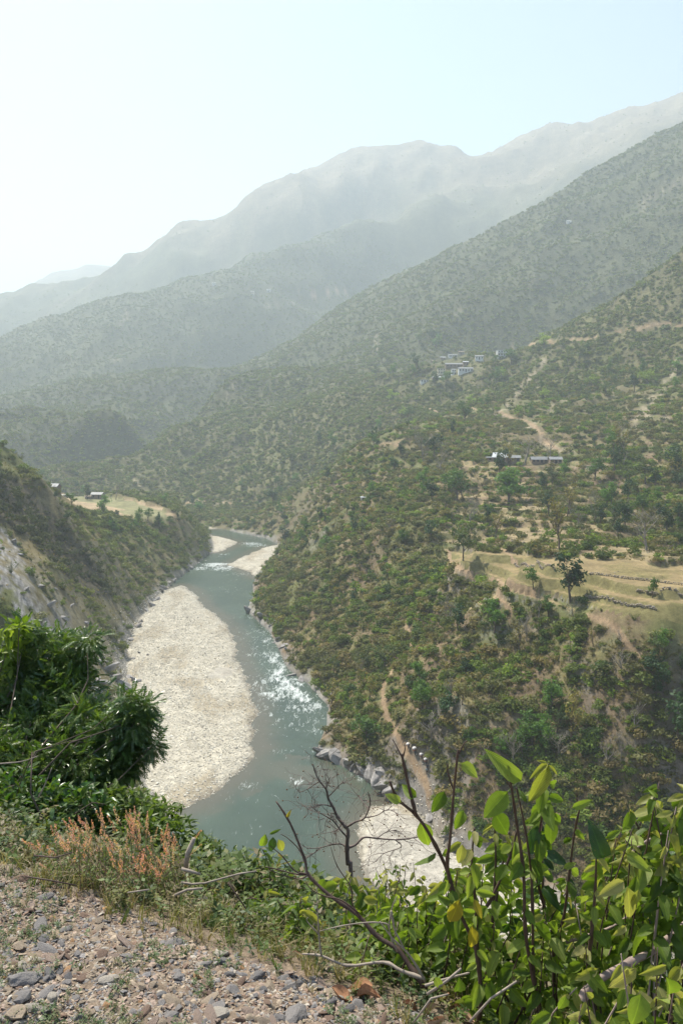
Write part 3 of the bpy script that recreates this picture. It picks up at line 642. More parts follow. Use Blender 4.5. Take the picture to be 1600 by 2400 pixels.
def near_lm(a, b):
    q = min(LM, key=lambda l: (l[0]-a)**2+(l[1]-b)**2); dx, dy = a-q[0], b-q[1]
    if math.hypot(dx, dy) < 26: return 'close by '+q[2]
    if abs(dx) > 2.2*abs(dy): return ('right of ' if dx > 0 else 'left of ')+q[2]
    if abs(dy) > 2.2*abs(dx): return ('below ' if dy > 0 else 'above ')+q[2]
    return ('below-' if dy > 0 else 'above-')+('right of ' if dx > 0 else 'left of ')+q[2]
# the bushes that show largest are things of their own
big = np.argsort(-(sz/r)*(px > -60)*(px < 1660)*(py < 1960)*(py > 1000)*((px > 560)|(py < 1650)))[:280]
isbig = np.zeros(len(x), bool); isbig[big] = True
BM = {}
for nm, c_ in (('olive', (.11,.14,.032)), ('bright green', (.15,.21,.034)), ('dark green', (.06,.098,.024)), ('dry brown', (.20,.16,.07)), ('grey green', (.16,.16,.065))):
    mt_ = leaf_mat('foliage_'+nm.replace(' ', '_'), [tuple(v*.75 for v in c_), c_, tuple(v*1.25 for v in c_)], .35, .65, .15, scale=1.3)
    BM[nm] = (np.array(c_), [bushmesh(nm.replace(' ', '_')+'_bush', 210, 8, .12, 300+i+len(BM)*9, (1, 1, .66+.1*(i % 3)), .4, mt_) for i in range(3)])
sides = []
for n_, i in enumerate(big):
    nm = min(BM, key=lambda q: np.abs(BM[q][0]-tint[i]).sum())
    o = link('bush', BM[nm][1][n_ % 3], None, (x[i], y[i], z[i]-.08*sz[i])); o.scale = scl[i]; o.rotation_euler = rot[i]
    where = 'on the slope above the left bank' if px[i] < 520 else 'on the terraced shelf beside the tan field' if (py[i] < 1440 and px[i] > 1000) else 'on the lower slope near the porters\' path' if (py[i] > 1550 and px[i] < 1150) else 'on the lower right slope under the field' if py[i] > 1440 else 'on the slope right of the rapids'
    sw = 'broad' if scl[i][2] < .92*scl[i][0] else 'upright' if scl[i][2] > 1.05*scl[i][0] else 'rounded'
    tag(o, '%s %s bush %s' % (sw, nm, near_lm(px[i], py[i])), 'bush', '%s bushes %s' % (nm, where))
k = ~isbig
scatter('hillside_scrub', np.c_[x, y, z-.08*sz][k], scl[k], rot[k], tint[k], near_p+tw_p, 'olive and brown scrub covering the slopes on both banks')
x, y, z, r, px, py, g = veg_points(125000, 690, 4100, .62, 1.0, 6)
sz = np.clip(R3.lognormal(0, .35, len(x))*(1.1+r*.0017), 1.3, 5.0); tint = palette(len(x), R3, .55)*.95
tint = tint*(1+.3*np.clip(g, -.6, .6))[:, None]
k = R3.uniform(0, 1, len(x)) < np.where(r > 2700, .04+.6*sst(-z, -700, -250), 1)
tint = (tint*.42+.58*np.array([.125,.14,.052]))*(1.1-.15*sst(r, 1200, 2200))[:, None]; scl = np.c_[sz, sz, sz*R3.uniform(.7, 1.3, len(x))]; rot = np.c_[0*x, 0*x, R3.uniform(0, 6.28, len(x))]
scatter('distant_woodland', np.c_[x, y, z-.1*sz][k], scl[k], rot[k], tint[k], far_p, 'hazy woodland and scrub over the far ridges and the mountain foot')
# dry grass tufts that roughen the near slopes
x, y, z, r, px, py, g = veg_points(60000, 118, 420, .8, 1.0, 8)
tuft = []
for i in range(3):
    R = random.Random(40+i); mb = MB()
    for j in range(14):
        a = R.uniform(0, 6.28); b = R.uniform(.1, .55); h = R.uniform(.5, 1); p = Vector((math.cos(a)*.3*R.random(), math.sin(a)*.3*R.random(), 0)); d = Vector((math.cos(a)*b, math.sin(a)*b, h)); s_ = Vector((-math.sin(a), math.cos(a), 0))*.05
        mb.add([p-s_, p+s_, p+d], [(0, 1, 2)])
    tuft.append(mb.mesh('tuft_mesh', M_veg))
n = len(x); sz = R3.uniform(.3, .75, n)*(.7+r/400); tc_ = np.array([(.24,.19,.095), (.19,.165,.075), (.13,.14,.05)])[R3.choice(3, n, p=[.4, .35, .25])]*R3.uniform(.8, 1.2, (n, 1))
scatter('slope_grass', np.c_[x, y, z], np.c_[sz*1.3, sz*1.3, sz], np.c_[0*x, 0*x, R3.uniform(0, 6.28, n)], tc_, tuft, 'tufts of dry grass between the shrubs of the slopes')

# ------------------------------------------------------------------ trees: trunk with limbs, crown of leaf sprays
def limbs(R, h, lean=.05, n=5, spread=.5, t0=.4, r0=.035, depth=2, gnarl=.12):
    """returns branch polylines (points, radii) and tip points; unit tree of height h"""
    br = []; tips = []
    def grow(p, d, L, r, lev):
        pts = [p]; k = 5
        for i in range(k):
            d = (d + Vector((R.uniform(-1, 1), R.uniform(-1, 1), R.uniform(-.3, .6)))*gnarl).normalized(); p = p + d*L/k; pts.append(p)
        br.append((pts, [r*(1-.6*i/k) for i in range(k+1)]))
        if lev >= depth: tips.append((pts[-1], lev)); tips.append((pts[3], lev)); return
        m = n if lev == 0 else R.randint(2, 4)
        for i in range(m):
            f = t0+(1-t0)*(i+R.random())/m if lev == 0 else R.uniform(.35, 1); j = min(k, max(1, int(round(f*k))))
            a = R.uniform(0, 6.28); side = Vector((math.cos(a), math.sin(a), 0)); nd_ = (d*(1-spread)+side*spread*1.2+Vector((0, 0, .25))).normalized()
            grow(pts[j], nd_, L*R.uniform(.42, .62), r*(1-.6*j/k)*.62, lev+1)
        tips.append((pts[-1], lev))
    grow(Vector((0, 0, -.03*h)), Vector((R.uniform(-lean, lean), R.uniform(-lean, lean), 1)).normalized(), h*.62, h*r0, 0)
    return br, tips
def tree_meshes(seed, mat, h=1.0, n=420, spread=.5, leaf=.05, blob=.16, bark=M_bark, t0=.4, nb=6, depth=2, r0=.03, gnarl=.12, per=None):
    R = random.Random(seed); br, tips = limbs(R, h, .06, nb, spread, t0, r0, depth, gnarl)
    mb = MB()
    for pts, rad in br: mb.tube(pts[::2]+([] if len(pts) % 2 else [pts[-1]]) if rad[0] < .012 else pts, [max(q, .0035) for q in (rad[::2]+([] if len(pts) % 2 else [rad[-1]]) if rad[0] < .012 else rad)], 4, cap=False)
    tr = mb.mesh('trunk', bark, True)
    if not mat: return tr, None
    RR_ = np.random.default_rng(seed); V = []; Fc = []; k = 0; T = [t_[0] for t_ in tips if t_[0].z > .28*h]
    for i in range(n):
        c = np.array(T[RR_.integers(len(T))]); d = RR_.normal(size=3); d /= np.linalg.norm(d); p = c+d*blob*h*RR_.uniform(.3, 1)*np.array([1, 1, .7])
        nr = d+RR_.normal(size=3)*.6+np.array([0, 0, .5]); nr /= np.linalg.norm(nr); a = np.cross(nr, RR_.normal(size=3)); a /= np.linalg.norm(a); b = np.cross(nr, a); q = leaf*h*RR_.uniform(.6, 1.4)
        V += [p-a*q, p-b*q*.5, p+a*q, p+b*q*.5]; Fc.append((k, k+1, k+2, k+3)); k += 4
    return tr, MB().add(V, Fc).mesh('crown', mat)
def lm(nm, c, tr=.25): return leaf_mat(nm, [tuple(v*.7 for v in c), c, tuple(v*1.3 for v in c)], tr, .6, .2, scale=1.5)
T_green = lm('tree_leaves_green', (.085,.165,.03), .35); T_dark = lm('tree_leaves_dark', (.038,.08,.026)); T_lime = lm('tree_leaves_lime', (.20,.27,.045), .35); T_rust = lm('tree_leaves_rusty', (.19,.165,.055), .3); T_olive = lm('tree_leaves_olive', (.085,.12,.04), .3); T_grey = lm('tree_leaves_sparse', (.16,.15,.09), .3)
TK = {
 'big green': [tree_meshes(11, T_green, n=1500, spread=.62, leaf=.04, blob=.18, t0=.3, nb=9)],
 'round green': [tree_meshes(12+i, T_green, n=620, spread=.55, leaf=.042, blob=.17, t0=.35, nb=7) for i in range(3)],
 'dark green': [tree_meshes(22+i, T_dark, n=620, spread=.5, leaf=.045, blob=.16, t0=.35, nb=7) for i in range(3)],
 'lime green': [tree_meshes(32+i, T_lime, n=500, spread=.6, leaf=.045, blob=.17, t0=.3, nb=7) for i in range(2)],
 'olive': [tree_meshes(42+i, T_olive, n=420, spread=.5, leaf=.04, blob=.15, t0=.35, nb=7) for i in range(3)],
 'rusty leaved': [tree_meshes(52+i, T_rust, n=260, spread=.4, leaf=.04, blob=.10, t0=.25, nb=10) for i in range(2)],
 'sparse grey': [tree_meshes(62+i, T_grey, n=200, spread=.55, leaf=.022, blob=.14, bark=M_bark_pale, t0=.25, nb=9, depth=3, r0=.028) for i in range(2)],
 'bare': [tree_meshes(72+i, None, spread=.5, bark=M_bark_pale, t0=.25, nb=9, depth=3, r0=.028, gnarl=.16) for i in range(3)]}
def tree(kind, base_px, h_px, label, group=None, wide=1.0, var=0, dmin=100):
    p = cast(base_px[0], base_px[1], dmin)
    if p is None: return
    h = h_px/F*math.hypot(p.y, CZ-p.z)*1.02
    tr, cr = TK[kind][var % len(TK[kind])]
    e = empty('bare_tree' if kind == 'bare' else 'tree', p, label, 'tree', group); e.scale = (h*wide, h*wide, h); e.rotation_euler = (0, 0, random.uniform(0, 6.28))
    t_ = link('trunk', tr, e)
    if cr: link('crown', cr, e)
    return e
tree('big green', (1192,1182), 86, 'large round bright green tree below the long low roofs', wide=1.15)
tree('dark green', (1336,1412), 112, 'tall dark green tree with a bare trunk at the edge of the tan field', wide=1.0)
_b = cast(1362, 1418, 100); o = link('bush', BM['dark green'][1][0], None, _b); o.scale = (3.0, 3.0, 3.0); tag(o, 'round dark bush at the foot of the tall dark tree of the field', 'bush')
tree('round green', (1249,1382), 52, 'small green tree on the terrace edge left of the tall dark tree')
tree('round green', (1527,1400), 50, 'thin small green tree standing alone on the right end of the terraces', wide=.7)
tree('rusty leaved', (1310,1290), 115, 'tall narrow rusty leaved tree behind the terraces', wide=.7)
tree('sparse grey', (1514,1290), 110, 'wide grey branched tree with thin leaves above the right terraces', wide=1.1)
tree('sparse grey', (1228,1088), 72, 'broad thin leaved tree rising over the long low roofs', wide=1.2)
tree('dark green', (1465,1245), 80, 'dark green tree right of the rusty leaved tree on the shelf', var=1, wide=.8)
tree('dark green', (1440,1110), 62, 'dark tree with spreading limbs behind the right end of the low roofs', var=2)
tree('sparse grey', (1450,1065), 80, 'big bare limbed tree on the slope above the right shelf', var=1, wide=1.1)
tree('bare', (272,1172), 42, 'leafless tree beside the hut on the left plateau', wide=1.0)
tree('dark green', (205,1172), 34, 'small dark tree between the huts of the left plateau')
tree('round green', (325,1235), 46, 'narrow light green tree at the rim of the left plateau', wide=.6)
tree('dark green', (372,1240), 44, 'thin dark tree right of the light green one at the plateau rim', wide=.45, var=1)
tree('round green', (243,1210), 48, 'feathery green tree standing on the slope below the hut', var=1)
tree('round green', (170,1185), 32, 'round green tree at the left end of the plateau', var=2)
tree('rusty leaved', (1335,1745), 130, 'tall rusty leaved tree with forked trunk on the lower right slope', wide=.6, var=1)
tree('dark green', (1590,1760), 130, 'bushy dark green tree cut by the right edge above the big leaves', wide=1.0)
tree('round green', (1245,1745), 70, 'rounded green tree on the lower slope beside a bare patch', wide=1.2, var=1)
tree('round green', (860,1745), 75, 'bright green dense tree above the rocks at the river bend', wide=1.25, var=2)
tree('olive', (1085,1315), 95, 'dark olive tree at the left corner of the tan field', wide=.9)
tree('bare', (1484,1720), 78, 'leafless dark trunk leaning on the lower right slope', wide=.7)
tree('bare', (1455,1580), 60, 'fallen looking pale leafless tree below the field', wide=1.2, var=1)
tree('bare', (1200,1792), 90, 'leafless crooked tree just above the large shrub', wide=.8, var=2)
tree('bare', (1010,1745), 80, 'bare pale twiggy tree near the line of porters', wide=1.3, var=1)
tree('bare', (1420,1800), 80, 'leafless thin tree right of the rusty leaved tree', wide=.9)
tree('lime green', (1385,910), 34, 'bright lime tree on the far slope right of the pale gully', wide=1.3)
tree('lime green', (1270,935), 26, 'small lime tree on the far slope beside the pale gully', wide=1.2, var=1)
tree('lime green', (1515,900), 38, 'lime green tree near the right gully of the far slope', wide=1.3, var=1)
tree('round green', (1198,850), 34, 'round green tree right of the white house with arches', wide=1.3)
tree('round green', (1088,990), 46, 'round green tree standing alone under the village', wide=1.1, var=1)
tree('dark green', (1015,800), 30, 'dark tree above the left end of the village', wide=1.6, var=1)
tree('dark green', (975,870), 40, 'dark tall tree left of the lowest white house', wide=.8, var=2)
tree('dark green', (1018,905), 34, 'dark green tree just below the village', wide=1.0)
wooded = [((980,1070,1600,1270), 62, (34, 80), 'on the wooded shelf of the right bank'), ((620,1000,1000,1300), 34, (22, 44), 'on the slope above the far rapids'), ((700,1400,1600,1800), 50, (35, 75), 'on the slope between the field and the river'),
 ((850,800,1600,1050), 50, (18, 40), 'on the slope below the village'), ((560,1100,700,1250), 14, (14, 26), 'along the far right bank of the river'), ((150,1170,480,1260), 18, (16, 34), 'round the rim of the left plateau'), ((60,1110,200,1190), 8, (14, 26), 'on the crest of the left slope')]
RT = random.Random(77)
kinds = ['round green', 'dark green', 'olive', 'olive', 'rusty leaved', 'sparse grey', 'bare', 'round green', 'dark green']
for (x0, y0, x1, y1), n, (ha, hb2), where in wooded:
    for i in range(n):
        for tr_ in range(12):
            p = (RT.uniform(x0, x1), RT.uniform(y0, y1)); q = cast(p[0], p[1], 100)
            if q is None: continue
            if scr_mask(np.array([p[0]]), np.array([p[1]]), np.array([q.x]), np.array([q.y]), np.array([q.y]))[0] > .6: break
        kd = RT.choice(kinds if 'plateau' not in where and 'bank of' not in where else ['round green', 'dark green', 'round green'])
        if 'village' in where: kd = RT.choice(['round green', 'dark green', 'lime green', 'olive', 'round green'])
        tree(kd, p, RT.uniform(ha, hb2), '%s tree %s' % ({'bare': 'leafless'}.get(kd, kd), near_lm(*p)), '%s trees %s' % ({'bare': 'leafless'}.get(kd, kd), where), wide=RT.uniform(.7, 1.2), var=RT.randint(0, 9))
# where nothing tells two apart by look and landmark, say which stands higher
def rank_labels(cats):
  by = {}
  for o in C.objects:
      if o.get('category') in cats: by.setdefault(o['label'], []).append(o)
  for lb, L_ in by.items():
      if len(L_) > 1:
          L_.sort(key=lambda o: -o.location.z); W_ = ['uppermost', 'second down', 'third down', 'fourth down', 'fifth down', 'sixth down', 'seventh down', 'eighth down', 'ninth down', 'tenth down']
          for i, o in enumerate(L_): o['label'] = lb+(', lowest' if i == len(L_)-1 else ', '+W_[min(i, 9)])
rank_labels(('bush', 'tree'))

# ------------------------------------------------------------------ rocks along the water
M_rock = simple('river_rock', (.27,.255,.24), .85, 1.1, .5, bmp=.5)
def rockmesh(nm, seed, mat, flat=(1, .7, .55), sub=3, rough=.35, cut=7):
    import bmesh
    R = random.Random(seed); bm = bmesh.new(); bmesh.ops.create_icosphere(bm, subdivisions=sub, radius=1)
    pl = []
    for i in range(cut):
        d = Vector((R.gauss(0, 1), R.gauss(0, 1), R.gauss(0, 1))).normalized(); pl.append((d, R.uniform(.5, .8)))
    for v in bm.verts:
        c = v.co.copy()
        for d, h in pl:
            e = c.dot(d)-h
            if e > 0: c -= d*e*.95
        c *= 1+rough*.35*mnoise.fractal(c*1.8+Vector((seed, 0, 0)), 1, 2, 3)
        v.co = Vector((c.x*flat[0], c.y*flat[1], c.z*flat[2]))
    me = bpy.data.meshes.new(nm); bm.to_mesh(me); bm.free(); me.materials.append(mat); return me
RM = [rockmesh('rock_mesh', 900+i, M_rock, (1, .62+.08*(i % 3), .5)) for i in range(6)]
rocks = [(600,1400,9,3),(586,1432,16,1),(600,1437,13,1),(615,1445,12,1),(628,1452,10,1),(634,1462,9,1),(655,1500,12,1),(645,1508,10,1),(668,1515,12,1),(676,1525,10,1),(675,1590,22,1),(690,1600,20,1),(705,1596,16,1),(715,1608,14,1),(735,1635,16,1),(752,1650,14,1),(765,1665,13,1),(765,1690,9,1),
 (752,1762,20,1),(768,1770,22,1),(790,1778,22,1),(810,1786,20,1),(830,1795,20,1),(850,1805,22,1),(868,1815,24,1),(885,1828,22,1),(900,1842,20,1),(870,1795,18,1),(893,1812,18,1),(915,1850,18,1),
 (497,1297,5,2),(478,1318,9,2),(465,1322,8,2),(448,1330,9,2),(440,1336,8,2),(408,1360,10,2),(398,1366,9,2),(385,1378,9,2),(378,1384,10,2),(362,1408,11,2),(355,1420,11,2),(348,1432,10,2),(330,1458,12,2),(320,1470,11,2),(305,1500,12,2),(300,1512,10,2),(330,1530,7,2),(312,1545,9,2),(345,1535,6,2),
 (270,1590,26,2),(285,1605,24,2),(250,1570,26,2),(235,1555,22,2),(300,1588,14,2),(312,1592,12,2),(322,1598,10,2),(220,1600,24,2),(210,1640,26,2),(225,1620,20,2),(240,1600,20,2),
 (45,1300,30,5),(70,1340,34,5),(95,1375,30,5),(120,1420,34,5),(150,1450,36,5),(185,1490,40,5),(215,1510,34,5),(60,1380,24,5),(100,1440,28,5),(30,1270,24,5),(130,1380,20,5),(165,1420,18,5),(200,1460,20,5),(240,1500,22,5),(180,1530,26,5),(245,1540,20,5),(1050,1960,16,4),(1010,1915,12,4),(1065,1975,18,4)]
RR5 = random.Random(5)
for i, (a, b, s_, g_) in enumerate(rocks):
    p = cast(a+RR5.uniform(-3, 3), b, 100)
    if p is None: continue
    s_ = s_*RR5.uniform(.7, 1.2)*(.95 if g_ != 5 else .4)*math.hypot(p.y, CZ-p.z)/F
    o = link('rock', RM[i % 6], None, (p.x, p.y, p.z+.1*s_)); o.scale = (s_*1.3, s_, s_*RR5.uniform(.7, 1.1)); o.rotation_euler = (RR5.uniform(-.5, .5), RR5.uniform(.1, .7), RR5.uniform(0, 6.28))
    wh = {1: 'at the waterline of the right bank by the rapids', 2: 'at the foot of the left slope beside the gravel bar', 3: 'at the water edge under the right slope', 4: 'at the upper edge of the pale beach', 5: 'on the bare rocky face of the left slope'}[g_]
    tag(o, '%s grey %s rock %s' % ('large' if s_ > 2.2 else 'middling' if s_ > 1.4 else 'small', {1: 'waterline', 2: 'left bank', 3: 'waterside', 4: 'beach', 5: 'cliff'}[g_], near_lm(a, b)), 'rock', 'grey rocks %s' % wh)
rank_labels(('rock',))
# cobbles
M_cob = tint_mat('cobbles', 0, .85, .25, .2, 3)
cobp = [rockmesh('cobble_mesh', 40+i, M_cob, (1, .75, .5), 1, .2, 3) for i in range(4)]
P_ = []; 
for P, N in ((bar_poly, 34000), (bar2_poly, 3500), (bar3_poly, 1500), (beach_poly, 9000)):
    lo = P.min(0)-3; hi = P.max(0)+3; q = R3.uniform(lo, hi, (N*3, 2)); k = (inpoly(q[:, 0], q[:, 1], P) | (dpoly(q[:, 0], q[:, 1], P, True) < 5.5*R3.uniform(0, 1, len(q))**2)); q = q[k][:N]; P_.append(q)
P_ = np.vstack(P_); zz = hq(P_[:, 0], P_[:, 1]); px, py = project(P_[:, 0], P_[:, 1], zz)
k = (zz > -.35)&~(np.exp(-(((P_[:, 0]-_sp[0])/4.2)**2+((P_[:, 1]-_sp[1])/6.5)**2)) > .42+.5*fbm(P_[:, 0]/3, P_[:, 1]/5, 3, 84))&~(inpoly(px, py, [(840,1960),(890,1885),(1000,1925),(1060,2010),(1100,2090),(860,2100)])&(R3.uniform(0, 1, len(px)) < .75)); P_ = P_[k]; zz = zz[k]; n = len(P_)
s_ = np.clip(R3.lognormal(-1.75, .42, n), .07, .65); bnd = sst(fbm(P_[:, 0]/10, P_[:, 1]/26, 3, 82), -.1, .35); c_ = (1.0-.24*bnd)[:, None]*np.array([(.57,.535,.445), (.50,.465,.38), (.38,.35,.29), (.66,.63,.54), (.22,.205,.17), (.43,.38,.27)])[R3.choice(6, n, p=[.3, .25, .15, .15, .06, .09])]
scatter('river_cobbles', np.c_[P_, zz+.02], np.c_[s_, s_, s_], np.c_[R3.uniform(-.3, .3, n), R3.uniform(-.3, .3, n), R3.uniform(0, 6.28, n)], c_, cobp, 'pale rounded cobbles strewn over the gravel bars')

# ------------------------------------------------------------------ retaining walls of the terraces
M_dry = simple('dry_stone', (.27,.23,.18), .9, 1.2, .4, bmp=.2)
ston = [rockmesh('wall_stone', 70+i, M_dry, (1, .8, .6), 1, .25, 4) for i in range(4)]
for k_, (pl, lb) in enumerate([([(1205,1322),(1235,1328),(1270,1335),(1300,1338)], 'dark dry stone terrace wall left of the tall dark tree'), ([(1370,1398),(1400,1402),(1440,1412),(1480,1420),(1540,1432)], 'low dry stone wall along the middle of the tan field'),
     ([(1380,1345),(1420,1350),(1460,1356),(1520,1362),(1600,1372)], 'dry stone terrace wall above the right part of the field'), ([(1165,1268),(1200,1272),(1240,1276)], 'short dry stone wall on the terrace above the field'),
     ([(1490,1386),(1540,1392),(1600,1398)], 'rough stone wall under the lone small tree at the right'), ([(1250,1160),(1290,1162),(1340,1160)], 'broken wall of pale stones right of the big round tree')]):
    q = [cast(*p, dmin=100) for p in pl]; q = [a for a in q if a]
    if len(q) < 2: continue
    w_ = empty('dry_stone_wall', q[0], lb, 'wall'); R = random.Random(k_); joined = MB()
    me_st = []
    for a, b in zip(q, q[1:]):
        L = (b-a).length; m_ = max(2, int(L/.5))
        for i in range(m_):
            for lv in range(2):
                p = a.lerp(b, (i+R.random()*.4+.5*lv)/m_); s_ = R.uniform(.22, .42); zz = float(hq(p.x, p.y))
                me = ston[R.randint(0, 3)]; co = np.array([v.co[:] for v in me.vertices]); e = Euler((R.uniform(-.3, .3), R.uniform(-.3, .3), R.uniform(0, 6))).to_matrix()
                co = (co*s_) @ np.array(e).T + np.array([p.x-q[0].x, p.y-q[0].y+R.uniform(-.1, .1), zz-q[0].z+.15+lv*.32]); joined.add(co, [tuple(f.vertices) for f in me.polygons])
    tag(joined.build('stones', M_dry, w_), None, None, None, 'stuff')

# ------------------------------------------------------------------ houses
M_white = simple('whitewash', (.62,.63,.62), .85, 1.5, .12); M_cream = simple('cream_plaster', (.55,.50,.40), .85, 1.5, .12); M_stone = simple('stone_wall', (.24,.18,.14), .9, 3, .35)
M_slate = simple('slate_roof', (.23,.235,.235), .6, 2, .3); M_tin = simple('tin_roof', (.55,.57,.58), .4, 1.5, .15, .5); M_thatch = simple('brown_roof', (.28,.22,.16), .9, 3, .3); M_win = simple('dark_window', (.03,.03,.035), .4); M_frame = simple('window_frame', (.35,.25,.17), .7)
def house(px, py, w_, d_, h_, wall, roof, label, rot=0.0, rh=.8, nwin=3, floors=1, arches=False, eave=.5, flat=False, porch=False, dmin=300):
    p = cast(px, py, dmin)
    if p is None: return
    e = empty('house', (p.x, p.y, p.z), label, 'house'); e.rotation_euler = (0, 0, rot)
    b = MB(); b.box(-w_/2, w_/2, -d_/2, d_/2, -3.5, h_)
    if not flat and roof is not None: b.add([(-w_/2, -d_/2, h_), (-w_/2, d_/2, h_), (-w_/2, 0, h_+rh*.95), (w_/2, -d_/2, h_), (w_/2, d_/2, h_), (w_/2, 0, h_+rh*.95)], [(0, 1, 2), (5, 4, 3)])
    b.build('wall', wall, e)
    r_ = MB(); t_ = .14
    if flat: r_.box(-w_/2-eave, w_/2+eave, -d_/2-eave, d_/2+eave, h_+.003, h_+t_+.05)
    else:
        for s_ in (-1, 1):
            y1 = s_*(d_/2+eave); z1 = h_-rh*eave/(d_/2); X = w_/2+eave
            v = [(-X, 0, h_+rh), (X, 0, h_+rh), (X, y1, z1), (-X, y1, z1)]; v += [(a, b_, c_+t_) for a, b_, c_ in v]
            r_.add(v, [(0, 1, 2, 3), (7, 6, 5, 4), (0, 4, 5, 1), (1, 5, 6, 2), (2, 6, 7, 3), (3, 7, 4, 0)])
    r_.build('roof', roof, e)
    fh = h_/floors; wm = {}
    for f_ in range(floors):
        for i in range(nwin):
            x_ = -w_/2 + w_*(i+.5)/nwin; ww = min(.55, w_/nwin*.28); z0 = fh*f_+fh*.32; z1 = fh*f_+fh*.8; is_door = (f_ == 0 and i == nwin//2)
            if is_door: z0 = fh*f_+.02
            mb = MB(); y_ = -d_/2-.03
            if arches and f_ == floors-1:
                pts = [(x_-ww, y_, z0), (x_+ww, y_, z0), (x_+ww, y_, (z0+z1)/2)]+[(x_+ww*math.cos(a), y_, (z0+z1)/2+ww*1.1*math.sin(a)) for a in np.linspace(.3, 2.85, 6)]+[(x_-ww, y_, (z0+z1)/2)]
                mb.add(pts, [tuple(range(len(pts)))]); pts2 = [(a, y_+.02, c_) for a, _, c_ in pts]; mb.add(pts2, [tuple(range(len(pts)-1, -1, -1))])
            else: mb.box(x_-ww, x_+ww, y_, -d_/2+.1, z0, z1)
            wn = mb.build('door' if is_door else 'window', M_win, e)
            if w_ > 9 and not is_door: MB().box(x_-ww-.1, x_+ww+.1, y_-.05, -d_/2+.02, z0-.14, z0-.003).build('sill', M_frame, wn)
    if porch:
        pr = MB(); pr.box(-w_/2, w_/2, -d_/2-2.2, -d_/2-.06, fh-.15, fh)
        pr.build('porch_roof', roof, e)
        for i in range(5): MB().box(-w_/2+.1+i*(w_-.35)/4, -w_/2+.25+i*(w_-.35)/4, -d_/2-2.15, -d_/2-2.0, -1.5, fh-.16).build('post', M_frame, e)
    return e
house(1176,835, 12, 7, 6.6, M_white, M_slate, 'two storey white house with arched upper windows at the right end of the village', .1, 1, 4, 2, arches=True, flat=True, porch=True)
house(1060,838, 12, 5, 3.4, M_white, M_slate, 'long pale house on the upper row of the village', .1, 1, 5)
house(1037,842, 7, 4, 2.6, M_stone, M_tin, 'small shed with pale sheet roof at the upper left of the village', .1, .7, 2)
house(1015,850, 6, 4, 2.4, M_stone, M_thatch, 'low stone hut at the far left of the village upper row', .5, .8, 2)
house(1080,830, 8, 4, 3.2, M_stone, M_thatch, 'brown roofed open house at the top of the village', .1, 1, 3)
house(1122,843, 8.5, 5, 3.6, M_white, M_slate, 'grey roofed house between the village centre and the arched house', -.1, 1.1, 3)
house(1068,862, 24, 6, 3.6, M_stone, M_slate, 'long dark slate roofed building across the village centre', .07, 1.3, 6)
house(1090,857, 5.5, 4, 4.0, M_stone, M_tin, 'small building under a bright tin roof at the end of the long slate roof', .07, .7, 2)
house(1090,872, 15, 5, 3.6, M_white, M_slate, 'pale blue grey house with two windows under the tin roof', .06, 1.2, 5)
house(1033,876, 8, 6, 5.4, M_cream, M_slate, 'two storey cream house with six windows in the village', .05, .6, 3, 2, flat=True)
house(1062,878, 4.5, 4, 5.2, M_white, M_slate, 'narrow white fronted house beside the cream house', .1, .8, 2, 2)
house(1022,890, 9, 4, 2.6, M_stone, M_tin, 'low dark shed with light sheet roof below the cream house', 0, .8, 3)
house(994,897, 8.5, 4.5, 3, M_white, M_slate, 'small white house with three windows at the foot of the village', .05, .5, 3, flat=True)
house(1041,888, 3.2, 3, 2.4, M_white, M_tin, 'tiny white hut below the village centre', .4, .6, 1)
house(1050,885, 2.6, 2.6, 2.2, M_white, M_tin, 'tiny pale hut right of the other tiny hut', .2, .5, 1)
house(800+373,1080, 7.5, 5, 2.2, M_stone, M_tin, 'stone house with a shining tin gable roof on the shelf', -.35, 2.0, 2, dmin=250)
house(1152,1080, 5, 3.5, 1.8, M_stone, M_tin, 'low lean-to with pale flat roof left of the shining roof', 0, .4, 2, flat=True, dmin=250)
house(1205,1082, 5, 4.5, 2.0, M_stone, M_slate, 'small grey roofed hut right of the shining tin roof', 0, 1, 2, dmin=250)
house(1262,1084, 8.5, 4, 1.8, M_stone, M_slate, 'long stone house under a low slate roof behind the trees', .03, 1.2, 4, dmin=250)
house(1300,1086, 6, 5, 2.2, M_stone, M_slate, 'short slate roofed house at the right end of the long one', -.05, 1.1, 3, dmin=250)
house(1400,1098, 10, 4, 1.4, M_cream, M_thatch, 'low pale walled shed on the right shelf', .03, .3, 3, flat=True, dmin=250)
house(118,1162, 10, 6, 2.6, M_stone, M_slate, 'dark stone hut with slate roof at the left of the plateau', -.1, 1.4, 3, dmin=420)
house(155,1164, 9, 4, 1.2, M_cream, M_tin, 'long low pale shed between the two plateau huts', 0, .5, 3, flat=True, dmin=420)
house(230,1168, 8, 6, 3.2, M_stone, M_slate, 'square dark hut with pitched slate roof beside the leafless tree', -.15, 1.3, 2, dmin=420)
house(208,1169, 4, 3.5, 2.0, M_stone, M_thatch, 'tiny brown hut left of the square hut on the plateau', 0, .7, 1, dmin=420)
house(630,697-14, 11, 6, 5, M_white, M_tin, 'faint pale house on the hazy ridge', .1, 1, 3, dmin=1500)
house(502,668, 10, 6, 5, M_white, M_tin, 'faint pale house near the crest of the hazy ridge', .1, 1, 3, dmin=1500)
house(592,688, 9, 6, 5, M_cream, M_tin, 'faint cream house on the terraces of the hazy ridge', 0, 1, 3, dmin=1500)
house(1332,522, 8, 4, 2.2, M_white, M_tin, 'faint white roofed house high on the right ridge', .1, 1.4, 3, dmin=900)
house(850,1172, 1.6, 1.4, 1.4, M_white, M_tin, 'tiny white shelter among the scrub of the right slope', .2, .4, 1, dmin=250)
